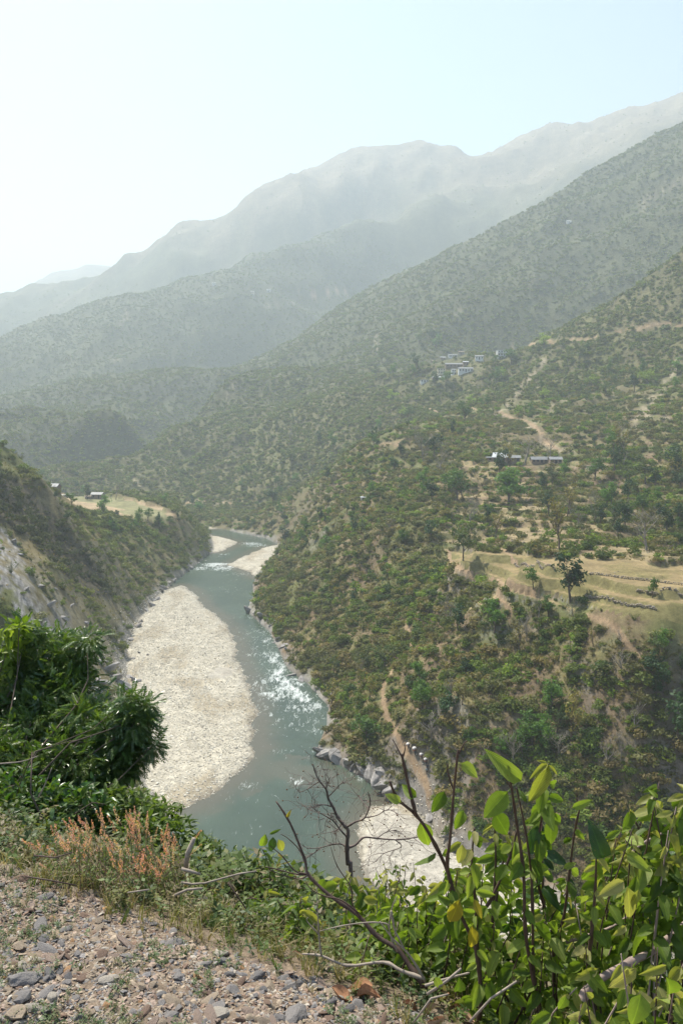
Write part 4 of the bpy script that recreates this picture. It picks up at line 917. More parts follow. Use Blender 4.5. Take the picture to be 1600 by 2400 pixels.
# pale boulders seen on the terraces
for i, (a, b, s_) in enumerate([(1290,1160,5),(1300,1158,6),(1320,1162,5),(1183,1345,4),(1447,1340,5),(1440,1342,4),(1530,1422,6),(1197,1462,4),(1218,1568,4),(1108,1655,4),(928,1625,3),(1150,1335,3),(1095,1378,3)]):
    p = cast(a, b, 100); s_ = s_*p.y/F*.6
    o = link('boulder', RM[i % 6], None, p); o.scale = (s_, s_, s_); o.rotation_euler = (0, 0, i)
    tag(o, 'pale boulder %s' % near_lm(a, b), 'boulder', 'pale boulders on the right bank, %s part' % ('terraced' if b < 1440 else 'lower'))

rank_labels(('boulder',))
# ------------------------------------------------------------------ people on the path
M_skin = simple('skin', (.25,.14,.09), .6); M_hair = simple('hair', (.02,.018,.016), .6)
def person(px, py, face, shirt, trousers, label, group=None, load=None, stride=.3):
    """a porter walking down the path; body is one skinned surface, clothes and hair its parts; 1.65 m tall"""
    p = cast(px, py, 130)
    e = empty('person', p, label, 'person', group); e.rotation_euler = (0, 0, face)
    lean = .16 if load else .03
    J = {'pel': (0, 0, .90, .125), 'waist': (0, lean*.35, 1.05, .115), 'chest': (0, lean*.8, 1.27, .14), 'neck': (0, lean*1.05, 1.44, .055), 'head': (0, lean*1.25, 1.53, .085), 'crown': (0, lean*1.25, 1.61, .075)}
    E = [('pel','waist'),('waist','chest'),('chest','neck'),('neck','head'),('head','crown')]
    for s_, sg in (('L', 1), ('R', -1)):
        st = stride*sg
        J.update({'hip'+s_: (sg*.09, 0, .86, .095), 'knee'+s_: (sg*.10, st*.55+.05, .47, .06), 'ank'+s_: (sg*.10, st*.75-.03, .09, .04), 'toe'+s_: (sg*.10, st*.75+.14, .035, .03),
                  'sh'+s_: (sg*.18, lean*.85, 1.37, .06), 'elb'+s_: (sg*.24, lean*.7-st*.2, 1.10, .042), 'wr'+s_: (sg*.20, lean+.14-st*.15, .93 if not load else 1.32, .03), 'hand'+s_: (sg*.18, lean+.20-st*.15, .87 if not load else 1.40, .035)})
        E += [('pel','hip'+s_),('hip'+s_,'knee'+s_),('knee'+s_,'ank'+s_),('ank'+s_,'toe'+s_),('chest','sh'+s_),('sh'+s_,'elb'+s_),('elb'+s_,'wr'+s_),('wr'+s_,'hand'+s_)]
    ks = list(J); me = bpy.data.meshes.new('body'); me.from_pydata([J[k][:3] for k in ks], [(ks.index(a), ks.index(b)) for a, b in E], [])
    o = link('body', me, e); md = o.modifiers.new('skin', 'SKIN'); 
    for i, k in enumerate(ks): me.skin_vertices[0].data[i].radius = (J[k][3],)*2
    me.skin_vertices[0].data[0].use_root = True
    sb_ = o.modifiers.new('smooth', 'SUBSURF'); sb_.levels = sb_.render_levels = 1; me.materials.append(M_skin)
    def shell(name, keys, edges, mat, grow):
        m2 = bpy.data.meshes.new(name); m2.from_pydata([J[k][:3] for k in keys], [(keys.index(a), keys.index(b)) for a, b in edges], [])
        q = link(name, m2, e); q.modifiers.new('skin', 'SKIN')
        for i, k in enumerate(keys): m2.skin_vertices[0].data[i].radius = (J[k][3]+grow,)*2
        m2.skin_vertices[0].data[0].use_root = True; s2 = q.modifiers.new('smooth', 'SUBSURF'); s2.levels = s2.render_levels = 1; m2.materials.append(mat)
    shell('shirt', ['chest','waist','pel','shL','shR','elbL','elbR'], [('chest','waist'),('waist','pel'),('chest','shL'),('chest','shR'),('shL','elbL'),('shR','elbR')], shirt, .022)
    shell('trousers', ['pel','hipL','hipR','kneeL','kneeR','ankL','ankR'], [('pel','hipL'),('pel','hipR'),('hipL','kneeL'),('hipR','kneeR'),('kneeL','ankL'),('kneeR','ankR')], trousers, .02)
    hr = MB(); import bmesh
    bm = bmesh.new(); bmesh.ops.create_icosphere(bm, subdivisions=2, radius=.105); v = np.array([v.co[:] for v in bm.verts]); f = [tuple(q.index for q in fc.verts) for fc in bm.faces]; bm.free()
    v = v*np.array([.95, 1.05, .9]); v[:, 2] = np.maximum(v[:, 2], -.03+.0*v[:, 1]); hr.add(v+np.array([0, lean*1.25-.015, 1.60]), f); hr.build('hair', M_hair, e, True)
    return e
M_s1 = simple('dark_cloth', (.05,.045,.05), .9); M_s2 = simple('light_blue_cloth', (.33,.43,.46), .9); M_s3 = simple('brown_cloth', (.14,.09,.07), .9); M_s4 = simple('navy_cloth', (.05,.06,.10), .9)
M_load = simple('white_sack', (.72,.68,.64), .9, 6, .15); M_basket = simple('woven_basket', (.38,.17,.11), .9, 25, .4)
face = math.pi+.35
for i, (a, b, sh, ld, lb, ll) in enumerate([(957,1760,M_s1,1.05,'person in dark clothes at the back of the line of porters','white topped red basket load on the rearmost porter'),
     (972,1770,M_s3,1.2,'person in brown carrying the largest load, second from the back of the line','largest white and red round load, second from the back'),
     (988,1784,M_s1,1.0,'person in dark clothes carrying a brownish load in the middle of the line','brownish red basket load in the middle of the line'),
     (998,1796,M_s3,1.05,'person in brown carrying the load nearest to the front','white sided round load nearest to the front of the line'),
     (1001,1808,M_s4,0,'person in navy walking without a load behind the leader',''), (999,1816,M_s2,0,'person in a light blue shirt leading the line on the path','')]):
    e = person(a, b, face, sh, M_s1, lb, 'people walking down the path', load=ld, stride=.32 if i % 2 else -.3)
    if ld:
        p = e.location; off = Matrix.Rotation(face, 3, 'Z') @ Vector((0, -.32, 1.32))
        t_ = empty('load', p+off, ll, 'load', 'loads on the porters\' backs'); t_.rotation_euler = (0, 0, face+i)
        v, f = [], []
        k_ = 12; prof = [(.0, -.52), (.24, -.5), (.38, -.25), (.47, .0)]
        def lathe(prof):
            V = [(r_*math.cos(2*math.pi*j/k_), r_*math.sin(2*math.pi*j/k_), z_) for r_, z_ in prof for j in range(k_)]
            return V, [(a_*k_+j, a_*k_+(j+1) % k_, (a_+1)*k_+(j+1) % k_, (a_+1)*k_+j) for a_ in range(len(prof)-1) for j in range(k_)]
        MB().add(*lathe(prof)).build('basket', M_basket, t_, True)
        MB().add(*lathe([(.47, .0), (.49, .16), (.38, .36), (.2, .47), (.0, .5)])).build('sack', M_load, t_, True)
        t_.scale = (ld*.85,)*3
# ================================================================== the ledge the photographer stands on
def zg(x, y):
    x = np.asarray(x, float); y = np.asarray(y, float); e = x*EDGE_N[0]+y*EDGE_N[1]-2.03
    flat = 78.40 + .05*fbm(x*1.3, y*1.3, 3, 301) + .018*fbm(x*6, y*6, 3, 302) - .012*e
    sl = 78.35 - .48*e - .64*np.logaddexp(0, (e-1.3)*5)/5 - .0012*np.maximum(e+2.03, 0)**2 + .12*fbm(x*1.1, y*1.1, 3, 303)*sst(e, .1, 1)
    k = .18; h = np.clip(.5+.5*(sl-flat)/k, 0, 1); return sl*(1-h)+flat*h - k*h*(1-h)
def zgf(x, y): return float(zg(np.array([x]), np.array([y]))[0])
def gcast(px, py, dmax=15):
    a, b = pdir(px, py); D = np.linspace(.8, dmax, 900); z = CZ+b*D; h = zg(a*D, D); k = np.nonzero(h >= z)[0]
    d = D[k[0]] if len(k) else D[int(np.argmax((h-z)[D < 4.5]))]; return Vector((a*d, d, float(zg(np.array([a*d]), np.array([d]))[0])))
gx = np.r_[np.linspace(-17, -3.2, 40)[:-1], np.linspace(-3.2, 2.4, 300), np.linspace(2.4, 17, 40)[1:]]; gy = np.r_[np.linspace(-9, 1.2, 24)[:-1], np.linspace(1.2, 5, 220), np.linspace(5, 16.5, 60)[1:]]
LX, LY = np.meshgrid(gx, gy, indexing='ij'); LZ = zg(LX, LY); E_ = LX*EDGE_N[0]+LY*EDGE_N[1]-2.03
LZ = LZ + .012*fbm(LX*22, LY*22, 3, 305)*(np.abs(E_) < 6)
keep_r = np.hypot(LX, LY) < 15.5
a1 = fbm(LX*1.7, LY*1.7, 4, 306); a2 = fbm(LX*9, LY*9, 4, 307)
lc = np.ones(LX.shape+(3,))*C3(.21,.16,.115); lc = lay(lc, C3(.17,.135,.10), sst(a1+a2*.5, -.1, .3)*.8); lc = lay(lc, C3(.27,.21,.155), sst(a2-a1*.4, .1, .4)*.6)
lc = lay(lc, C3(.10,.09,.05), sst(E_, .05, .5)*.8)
iL = np.arange(LX.size).reshape(LX.shape); QL = np.stack([iL[:-1, :-1], iL[1:, :-1], iL[1:, 1:], iL[:-1, 1:]], -1).reshape(-1, 4)
QL = QL[keep_r.ravel()[QL].all(1)]; VL = np.stack([LX, LY, LZ], -1).reshape(-1, 3)
M_ledge = ground_mat('ledge_earth', (6, 40, 160), .3, .95, 90)
eq = E_.ravel()[QL].mean(1)
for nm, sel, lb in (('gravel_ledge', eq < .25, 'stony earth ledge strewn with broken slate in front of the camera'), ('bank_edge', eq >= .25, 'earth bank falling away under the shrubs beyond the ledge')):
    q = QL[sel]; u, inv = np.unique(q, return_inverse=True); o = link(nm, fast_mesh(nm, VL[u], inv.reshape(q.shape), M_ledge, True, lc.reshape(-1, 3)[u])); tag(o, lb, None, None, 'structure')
    if nm == 'gravel_ledge': LEDGE = o
# stones
SC = {'tan': (.37,.295,.215), 'pink': (.35,.265,.21), 'grey': (.27,.25,.235), 'pale': (.43,.385,.32), 'brown': (.22,.15,.11), 'orange': (.45,.27,.14), 'slate': (.19,.18,.175)}
SC = {k: tuple(v*.84 for v in c) for k, c in SC.items()}
SMT = {k: simple(k+'_stone', c, .85, 18, .28, bmp=.01) for k, c in SC.items()}
SME = {k: [rockmesh('%s_stone_mesh' % k, 500+i+7*j, SMT[k], (1, .55+.12*i, .2+.08*i), 2, .3, 9) for i in range(3)] for j, k in enumerate(SC)}
SBG = {k: [rockmesh('%s_rock_mesh' % k, 600+i+7*j, SMT[k], (1, .68, .42), 3, .35, 9) for i in range(2)] for j, k in enumerate(SC)}
ledge_px = [(-80,1985),(60,2005),(200,2050),(330,2130),(440,2185),(560,2225),(720,2275),(860,2310),(1000,2350),(1110,2405),(1150,2460),(-80,2460)]
big_st = [(55,2300,80,'grey','large rounded grey stone at the lower left of the ledge'),(38,2392,78,'tan','flat tan slab at the bottom left corner, below the grey stone'),(203,2098,56,'tan','orange tan block at the upper rim of the gravel beside the dry grass'),
 (258,2300,52,'pale','pale rounded stone right of the orange one, low on the ledge'),(158,2286,32,'orange','small orange stone touching the pale rounded stone\'s left neighbour'),(193,2296,42,'brown','brown square stone between the orange and the pale stones'),
 (405,2362,58,'tan','long tan stone near the bottom edge, left of centre'),(255,2366,30,'orange','small yellow orange stone near the bottom edge'),(602,2292,52,'slate','long dark slate piece lying right of the gravel centre'),
 (840,2362,50,'grey','grey wedge of slate near the bottom under the dry leaves'),(692,2392,76,'grey','large pale grey slab cut by the bottom edge'),(546,2328,48,'grey','flat grey slate left of the long dark slate'),(765,2275,66,'tan','broad flat tan slab at the rim of the gravel under the white branch'),
 (582,2374,34,'pink','pinkish block beside the bottom edge, right of the flat grey slate'),(738,2300,34,'grey','small upright blue grey stone below the broad flat slab'),(15,2238,34,'slate','dark stone at the left edge above the large grey one'),(90,2255,26,'pale','pale stone above the large grey rounded stone'),
 (180,2245,30,'grey','bluish stone in the middle of the left gravel'),(48,2068,46,'brown','brown flat stone at the upper left rim of the gravel'),(20,2044,52,'tan','flat tan slab at the left edge on the rim'),(110,2018,46,'brown','long brown stone lying by the roots at the upper left'),
 (165,2265,26,'pink','small pink stone above the orange stone'),(480,2165,30,'pink','pink brown stone at the rim under the weeds'),(360,2170,34,'slate','dark grey slate at the rim left of the weeds'),(290,2140,36,'tan','angular tan stone on the rim below the pink flowers'),
 (830,2400,50,'pale','pale stone cut by the bottom edge under the twigs'),(185,2390,24,'slate','narrow upright slate shard at the bottom edge'),(120,2345,40,'pale','pale flat stone right of the tan corner slab')]
occ = []
for i, (a, b, s_, k_, lb) in enumerate(big_st):
    p = gcast(a, b); s_ = s_/F*p.y*.58; occ.append((p, s_))
    o = link('stone', SBG[k_][i % 2], None, (p.x, p.y, p.z+.08*s_)); o.scale = (s_, s_, s_*1.0); o.rotation_euler = (random.uniform(-.3, .3), random.uniform(-.3, .3), random.uniform(0, 6.28)); tag(o, lb, 'stone', None)
R4 = np.random.default_rng(44)
n = 24000; a = R4.uniform(-80, 1150, n*2); b = R4.uniform(1985, 2460, n*2); k = inpoly(a, b, ledge_px); a = a[k][:n]; b = b[k][:n]
u_, v_ = pdir(a, b); d_ = -1.6/v_; X = u_*d_; Y = d_; Z = zg(X, Y); d_ = (Z-CZ)/v_; X = u_*d_; Y = d_; Z = zg(X, Y)
ss = np.clip(R4.lognormal(-5.25, .55, len(X)), .003, .036)
o_ = np.argsort(-ss/Y); i1 = o_[:272]; i2 = o_[272:]
ks = list(SC); pr = [.30, .20, .18, .10, .11, .01, .10]
for i in i1:
    k_ = ks[R4.choice(7, p=pr)]; o = link('stone', SME[k_][R4.integers(3)], LEDGE, (X[i], Y[i], Z[i]+.16*ss[i])); s_ = ss[i]; o.scale = (s_*R4.uniform(.9, 1.5), s_*R4.uniform(.7, 1.2), s_*R4.uniform(.8, 1.5)); o.rotation_euler = (R4.uniform(-.5, .5), R4.uniform(-.5, .5), R4.uniform(0, 6.28))
M_chip = tint_mat('slate_chips', 0, .9, .2, .25, 3); chips = [rockmesh('chip_mesh', 700+i, M_chip, (1, .5+.15*(i % 3), .13+.07*(i % 3)), 1, .3, 7) for i in range(6)]
nn = len(i2); ct = np.array([SC[k] for k in ks])[R4.choice(7, nn, p=pr)]*R4.uniform(.75, 1.25, (nn, 1))
scatter('broken_slate', np.c_[X, Y, Z+.16*ss][i2], np.c_[ss, ss*R4.uniform(.7, 1.2, len(ss)), ss*R4.uniform(.8, 1.5, len(ss))][i2], np.c_[R4.uniform(-.6, .6, nn), R4.uniform(-.6, .6, nn), R4.uniform(0, 6.28, nn)], ct, chips, 'small broken slate chips covering the ledge')
# tiny creeping weeds between the stones
def sprigmesh(nm, seed, mat, n=9, h=1.0, lw=.16, up=.3):
    R = random.Random(seed); mb = MB(); pts = [Vector((0, 0, 0))]; d = Vector((R.uniform(-.3, .3), R.uniform(-.3, .3), 1))
    for i in range(5): d = (d+Vector((R.uniform(-.3, .3), R.uniform(-.3, .3), 0))).normalized(); pts.append(pts[-1]+d*h/5)
    mb.tube(pts, [.018, .016, .013, .01, .007, .004], 3, cap=False)
    for i in range(n):
        f = .15+.85*i/(n-1); j = min(4, int(f*5)); p = pts[j].lerp(pts[j+1], f*5-j); a = i*2.4+R.random(); o_ = Vector((math.cos(a), math.sin(a), R.uniform(-.2, up)*2)).normalized(); s_ = Vector((-math.sin(a), math.cos(a), R.uniform(-.3, .3))).normalized(); L = lw*R.uniform(1.3, 2.3)
        mb.add([p, p+o_*L*.5+s_*lw*.45, p+o_*L, p+o_*L*.5-s_*lw*.45], [(0, 1, 2, 3)])
    return mb.mesh(nm, mat)
M_weed = tint_mat('weed_leaves', .3, .5, .3, .3, 3)
spr = [sprigmesh('sprig_mesh', 800+i, M_weed, 10+2*(i % 3)) for i in range(5)]
n = 2600; q = R4.integers(0, len(X), n); xx = X[q]+R4.normal(0, .03, n); yy = Y[q]+R4.normal(0, .03, n); k = fbm(xx*2.2, yy*2.2, 3, 320)+.5*fbm(xx*9, yy*9, 2, 321) > .05; xx = xx[k]; yy = yy[k]; n = len(xx); s_ = R4.uniform(.012, .038, n)
scatter('ledge_weeds', np.c_[xx, yy, zg(xx, yy)], np.c_[s_, s_, s_], np.c_[R4.uniform(-.8, .8, n), R4.uniform(-.8, .8, n), R4.uniform(0, 6.28, n)], np.array([(.14,.19,.09), (.10,.15,.06), (.20,.19,.10)])[R4.choice(3, n)], spr, 'tiny grey green weeds creeping between the chips', None)
# undergrowth along the rim and down the bank
n = 90000; xx = R4.uniform(-7, 7, n); yy = R4.uniform(.4, 12, n); e = xx*EDGE_N[0]+yy*EDGE_N[1]-2.03
k = (e > .10+.12*fbm(xx*3, yy*3, 2, 351))&(R4.uniform(0, 1, n) < np.clip(1.9/(e+.3)**1.5, .12, 1))&(np.hypot(xx, yy) < 13); xx = xx[k]; yy = yy[k]; e = e[k]; n = len(xx)
s_ = R4.uniform(.06, .15, n)*np.clip(.55+e*.6, .5, 2.4)*(1+.6*np.clip(fbm(xx*1.5, yy*1.5, 3, 350), -.6, .8)); pal = np.array([(.085,.13,.03), (.12,.16,.04), (.16,.17,.05), (.055,.09,.028), (.20,.17,.09), (.24,.20,.12)])
zz = zg(xx, yy); pxs, pys = project(xx, yy, zz)
tt = pal[R4.choice(6, n, p=[.3, .2, .14, .2, .1, .06])]*R4.uniform(.8, 1.2, (n, 1))
scatter('bank_undergrowth', np.c_[xx, yy, zz], np.c_[s_, s_, s_], np.c_[R4.normal(0, .35, n)-.2, R4.normal(0, .35, n), R4.uniform(0, 6.28, n)], tt, spr, 'low leafy weeds covering the rim and the bank below it')
# grass blades
M_grass = tint_mat('grass_blades', .3, .6, .2, .15, 3)
bl = []
for i in range(4):
    R = random.Random(830+i); mb = MB()
    for j in range(9):
        a = R.uniform(0, 6.28); b = R.uniform(.15, .8); p = Vector((R.uniform(-.08, .08), R.uniform(-.08, .08), 0)); o_ = Vector((math.cos(a), math.sin(a), 0)); s_ = Vector((-math.sin(a), math.cos(a), 0))*.014; h = R.uniform(.5, 1)
        p1 = p+o_*b*.35+Vector((0, 0, h*.7)); p2 = p+o_*b+Vector((0, 0, h*.85)); mb.add([p-s_, p+s_, p1+s_*.8, p1-s_*.8, p2], [(0, 1, 2, 3), (3, 2, 4)])
    bl.append(mb.mesh('blade_mesh', M_grass))
n = 3600; t_ = R4.uniform(-3.2, 1.4, n); e = np.abs(R4.normal(.12, .6, n))+.04+R4.normal(0, .05, n); xx = -.887*(-t_)+.462*(2.03+e); yy = -.462*t_+.887*(2.03+e); 
k = R4.uniform(0, 1, n) < np.clip(.45+fbm(xx*2, yy*2, 3, 340), 0.05, 1); xx = xx[k]; yy = yy[k]; n = len(xx); s_ = R4.uniform(.035, .11, n)
scatter('rim_grass', np.c_[xx, yy, zg(xx, yy)], np.c_[s_, s_, s_], np.c_[R4.normal(0, .25, n), R4.normal(0, .25, n), R4.uniform(0, 6.28, n)], np.array([(.30,.24,.13), (.20,.19,.07), (.11,.15,.04), (.36,.30,.19)])[R4.choice(4, n, p=[.3, .3, .25, .15])]*R4.uniform(.8, 1.2, (n, 1)), bl, 'dry and green grass fringing the rim of the ledge')

# ------------------------------------------------------------------ leaves
def leafmesh(nm, mat, wid=.52, fold=.22, droop=.18, seed=0, tipw=1.0, seg=6, wave=.03):
    """ovate leaf, length 1 along +Y from its stalk; col.g runs 0 at the midrib to 1 at the margin"""
    R = random.Random(seed); V = [(0, -.14, .02)]; c = [(0.5, 0, 0)]; Fc = []
    for i in range(seg+1):
        t_ = i/seg; w_ = wid*.5*(math.sin(math.pi*t_**.8)**.62)*(1-.25*t_*tipw) if 0 < i < seg else .012
        z0 = -droop*t_*t_; 
        for s_ in (-1, -.5, 0, .5, 1):
            V.append((s_*w_, t_, z0+abs(s_)*w_*fold*2*(1-.3*t_)+R.uniform(-wave, wave)*abs(s_)*.6)); c.append((.5, min(1, abs(s_)*w_*4), 0))
    for i in range(seg):
        for j in range(4):
            a = 1+i*5+j; Fc.append((a, a+1, a+6, a+5))
    Fc.append((0, 2, 3)); Fc.append((0, 3, 4))
    return MB().add(V, Fc, np.array(c)).mesh(nm, mat, True, True)
L_mid = leaf_mat('broad_leaf', [(.08,.135,.02), (.15,.225,.032), (.22,.30,.05), (.30,.36,.09)], .42, .5, .28, True)
L_young = leaf_mat('young_leaf', [(.24,.26,.06), (.32,.32,.09), (.40,.37,.15)], .42, .45, .35, True)
L_yel = leaf_mat('yellow_leaf', [(.28,.23,.03), (.34,.28,.05)], .45, .45, .3, True)
L_dark = leaf_mat('dark_leaf', [(.03,.07,.018), (.05,.11,.024), (.075,.15,.03)], .28, .33, .5, True)
L_small = leaf_mat('small_leaf', [(.05,.09,.022), (.09,.14,.03), (.14,.19,.05)], .35, .45, .35, False)
LEAF = {k: [leafmesh('leaf_'+k, m_, w_, .18+.12*i, .08+.16*i, i+sd_, wave=wv) for i in range(4)] for k, m_, w_, sd_, wv in (('mid', L_mid, .56, 0, .04), ('young', L_young, .5, 9, .05), ('yellow', L_yel, .5, 19, .05), ('dark', L_dark, .55, 29, .04), ('small', L_small, .48, 39, .03))}
def orient(d, nrm):
    d = d.normalized(); x_ = d.cross(nrm)
    if x_.length < 1e-4: x_ = d.orthogonal()
    x_.normalize(); z_ = x_.cross(d).normalized(); return Matrix((x_, d, z_)).transposed()
class Shrub:
    def __init__(s, base, label, group=None, cat='shrub', name='shrub', bark=None, maxleaf=285):
        s.e = empty(name, base, label, cat, group); s.b = Vector(base); s.n = 0; s.bark = bark; s.max = maxleaf; s.extra = {}; s.R = random.Random(hash(label) % 99991 if False else len(label)*31+7)
    def stem(s, pts, r0, r1, bark=None, k=6, name='stem'):
        pts = [Vector(p) for p in pts]; P = []
        for i in range(len(pts)-1):      # Catmull-Rom
            a = pts[max(i-1, 0)]; b = pts[i]; c = pts[i+1]; d = pts[min(i+2, len(pts)-1)]
            for q in range(4):
                t_ = q/4; P.append(.5*((2*b)+(c-a)*t_+(2*a-5*b+4*c-d)*t_*t_+(3*b-a-3*c+d)*t_**3))
        P.append(pts[-1]); n = len(P)
        MB().tube([p-s.b for p in P], [(r0+(r1-r0)*i/(n-1))*(1.0+(.35 if i % 5 == 2 else 0)) for i in range(n)], k).build(name, bark or s.bark, s.e, True)
        return P
    def leaf(s, p, d, nrm, size, kind='mid', wid=1.0):
        me = LEAF[kind][s.R.randint(0, 3)]; M = orient(d, nrm)
        if s.n < s.max:
            o = link('leaf', me, s.e, p-s.b); o.rotation_euler = M.to_euler(); o.scale = (size*wid, size, size); s.n += 1
        else:
            co = np.array([v.co[:] for v in me.vertices])*np.array([size*wid, size, size]); co = co @ np.array(M).T + np.array(p-s.b)
            s.extra.setdefault(kind, MB()).add(co, [tuple(f.vertices) for f in me.polygons], (s.R.random(), .5, 0))
    def finish(s):
        for k, mb in s.extra.items(): tag(mb.build('foliage', LEAF[k][0].materials[0], s.e, True, True), None, None, None, 'stuff')
def rv(R, s=1): return Vector((R.gauss(0, s), R.gauss(0, s), R.gauss(0, s)))
M_twig = simple('red_brown_twig', (.085,.055,.042), .6, 30, .35, .3); M_twigp = simple('pinkish_grey_twig', (.30,.23,.20), .7, 30, .3, .2); M_dryt = simple('dry_pale_twig', (.30,.25,.20), .8, 30, .3); M_trunkd = simple('grey_trunk', (.17,.13,.115), .85, 12, .4, bmp=.01)
toward = Vector((0, -1, .25))
def leaves_on(S_, P, n, size, kinds, f0=.25, droop=(.1, .9), f1=1.0):
    R = S_.R
    for i in range(n):
        f = f0+(f1-f0)*(i+R.random()*.7)/n; j = min(len(P)-2, int(f*(len(P)-1))); p = P[j].lerp(P[j+1], R.random())
        a = i*2.399+R.uniform(-.5, .5); d = Vector((math.cos(a), math.sin(a)*.8, -R.uniform(*droop))).normalized()
        nrm = (Vector((0, 0, 1))*R.uniform(.2, .8)+toward*R.uniform(.3, 1.2)+rv(R, .35))
        k = kinds[0] if f < .8 else kinds[1] if R.random() < .6 else kinds[0]
        sz_ = size*R.uniform(.65, 1.25)*(1 if f < .85 else .75)
        S_.leaf(p+d*sz_*.12, d, nrm, sz_, k, R.uniform(.8, 1.1))
def PX(l, d, d2=None):
    d2 = d2 if d2 is not None else d; n = len(l); return [pix(a, b, d+(d2-d)*i/max(1, n-1)) for i, (a, b) in enumerate(l)]

# tall shrub left of the right-hand thicket
def base_at(px, d): 
    a, _ = pdir(px, 2300); x_ = a*d; return Vector((x_, d, zgf(x_, d)))
s1 = Shrub(base_at(1120, 2.25), 'tall thin stemmed shrub whose forked red twigs stand before the pale beach', bark=M_twig)
A = s1.stem([s1.b]+PX([(1126,2350),(1115,2228),(1065,2113),(1048,2029),(1054,1968),(1063,1853),(1073,1757)], 2.2, 2.0), .0068, .0024)
B = s1.stem(PX([(1063,2115),(1051,2049),(1009,1961),(975,1911),(932,1873),(913,1831)], 2.15, 2.0), .006, .003)
T1 = s1.stem(PX([(975,1912),(959,1850),(944,1782),(940,1768)], 2.05), .0045, .003); s1.stem(PX([(943,1778),(930,1752),(919,1732)], 2.05), .0025, .001, k=4); s1.stem(PX([(943,1778),(948,1758),(950,1746)], 2.05), .0025, .001, k=4)
s1.stem(PX([(1063,1853),(1050,1815),(1048,1790)], 2.05), .0025, .0012); s1.stem(PX([(1073,1770),(1085,1745),(1095,1735)], 2), .002, .001, k=4)
G = s1.stem(PX([(1118,2228),(1113,2113),(1105,2025),(1111,1941)], 2.3, 2.2), .0055, .002); I_ = s1.stem(PX([(1150,2240),(1153,2159),(1161,2025),(1157,1918)], 2.4), .006, .002); Hh = s1.stem(PX([(1120,2200),(1126,2148),(1153,2102),(1195,2006),(1210,1945)], 2.3), .006, .0025)
J2 = s1.stem(PX([(1155,2160),(1170,2060),(1185,1990),(1192,1950)], 2.45), .004, .002)
DL = [  # leaves one can point at: stalk point, tip, width factor, kind, depth, shrub
 (1080,1790,1120,1818,1.15,'mid',2.0),(938,1880,905,1862,1.1,'mid',2.0),(975,1868,940,1842,1.2,'mid',2.05),(1040,1855,1013,1908,1.0,'mid',2.05),(985,1925,1008,1990,1.0,'mid',2.1),(1085,1900,1068,1945,1.1,'mid',2.15),
 (1188,1856,1133,1918,1.1,'mid',2.0),(1158,1905,1190,1958,1.2,'mid',2.1),(1220,1828,1148,1770,.75,'mid',2.0),(1283,1792,1242,1890,.75,'young',2.0),(1282,1790,1245,1818,.7,'young',2.0),(1284,1793,1308,1816,.55,'young',1.98),(1280,1786,1255,1783,.6,'young',1.97),
 (1340,1893,1386,1876,.8,'mid',2.0),(1275,1880,1245,1932,1.1,'mid',2.1),(1258,1936,1240,2005,.9,'dark',2.1),(1290,1920,1290,1982,1.0,'mid',2.15),(1232,1880,1216,1850,.7,'mid',2.1),(1412,2012,1390,1940,1.0,'dark',2.0),(1396,2015,1370,2085,1.1,'mid',2.05),
 (1080,1975,1045,1998,.8,'young',2.1),(1083,1980,1075,2028,1.1,'young',2.1),(1117,1955,1125,1990,.9,'mid',2.2),(1160,1930,1135,1950,.5,'young',2.2),(1075,2110,1052,2178,1.0,'yellow',2.0),(1110,2108,1130,2155,.8,'yellow',2.0),(1105,2170,1110,2235,.9,'yellow',2.0),(1078,2106,1045,2150,.7,'young',2.05),
 (1240,2012,1255,2060,.9,'young',2.2),(1320,2035,1350,2022,.9,'mid',2.1),(1460,2065,1408,2100,1.0,'young',1.9),(1495,2085,1480,2130,.9,'young',1.9),(1470,2080,1478,2160,.8,'young',1.9),(1465,2170,1440,2195,1.0,'young',1.9),(1400,2270,1345,2300,.8,'young',1.8),(1380,2275,1425,2330,.7,'mid',1.8),
 (1325,2335,1310,2370,1.3,'mid',1.7),(1490,2270,1425,2320,.8,'young',1.6),(1560,2262,1505,2290,.7,'young',1.6),(1560,2290,1590,2360,.9,'mid',1.6),(1500,2330,1485,2410,1.4,'mid',1.5),(1020,2290,1035,2320,1.2,'mid',2.1),(1075,2290,1075,2345,.8,'mid',2.1),(1150,2300,1145,2350,1.1,'mid',2.1),
 (1420,1965,1455,1945,.8,'mid',2.3),(1480,1900,1462,1955,.9,'mid',2.1),(1475,1895,1485,1935,.7,'young',2.1),(1540,1870,1520,1850,.8,'mid',2.1)]
def DLeaves(S_, sel):
    for i in sel:
        a, b, c_, d_, w_, k_, dd = DL[i]; p = pix(a, b, dd); q = pix(c_, d_, dd-.02+.04*((i*7) % 5)/5); d = q-p
        nr = Vector((.15*math.sin(i*3), -1, .45+.3*math.cos(i*5))); S_.leaf(p, d, nr, d.length, k_, w_)
DLeaves(s1, list(range(0, 8))+[20, 21, 22, 23, 24, 25, 26, 27, 41, 42])
leaves_on(s1, A, 12, .055, ('mid', 'young'), .1, f1=.55); leaves_on(s1, G, 16, .05, ('mid', 'young'), .15); leaves_on(s1, I_, 18, .055, ('mid', 'young'), .1); leaves_on(s1, Hh, 16, .055, ('mid', 'young'), .05, f1=.9); leaves_on(s1, J2, 16, .06, ('mid', 'young')); leaves_on(s1, B, 5, .06, ('mid', 'young'), .0, f1=.4)
s2 = Shrub(base_at(1255, 2.2), 'tall shrub with two long straight stems topped by a pale yellow green leaf', bark=M_twig)
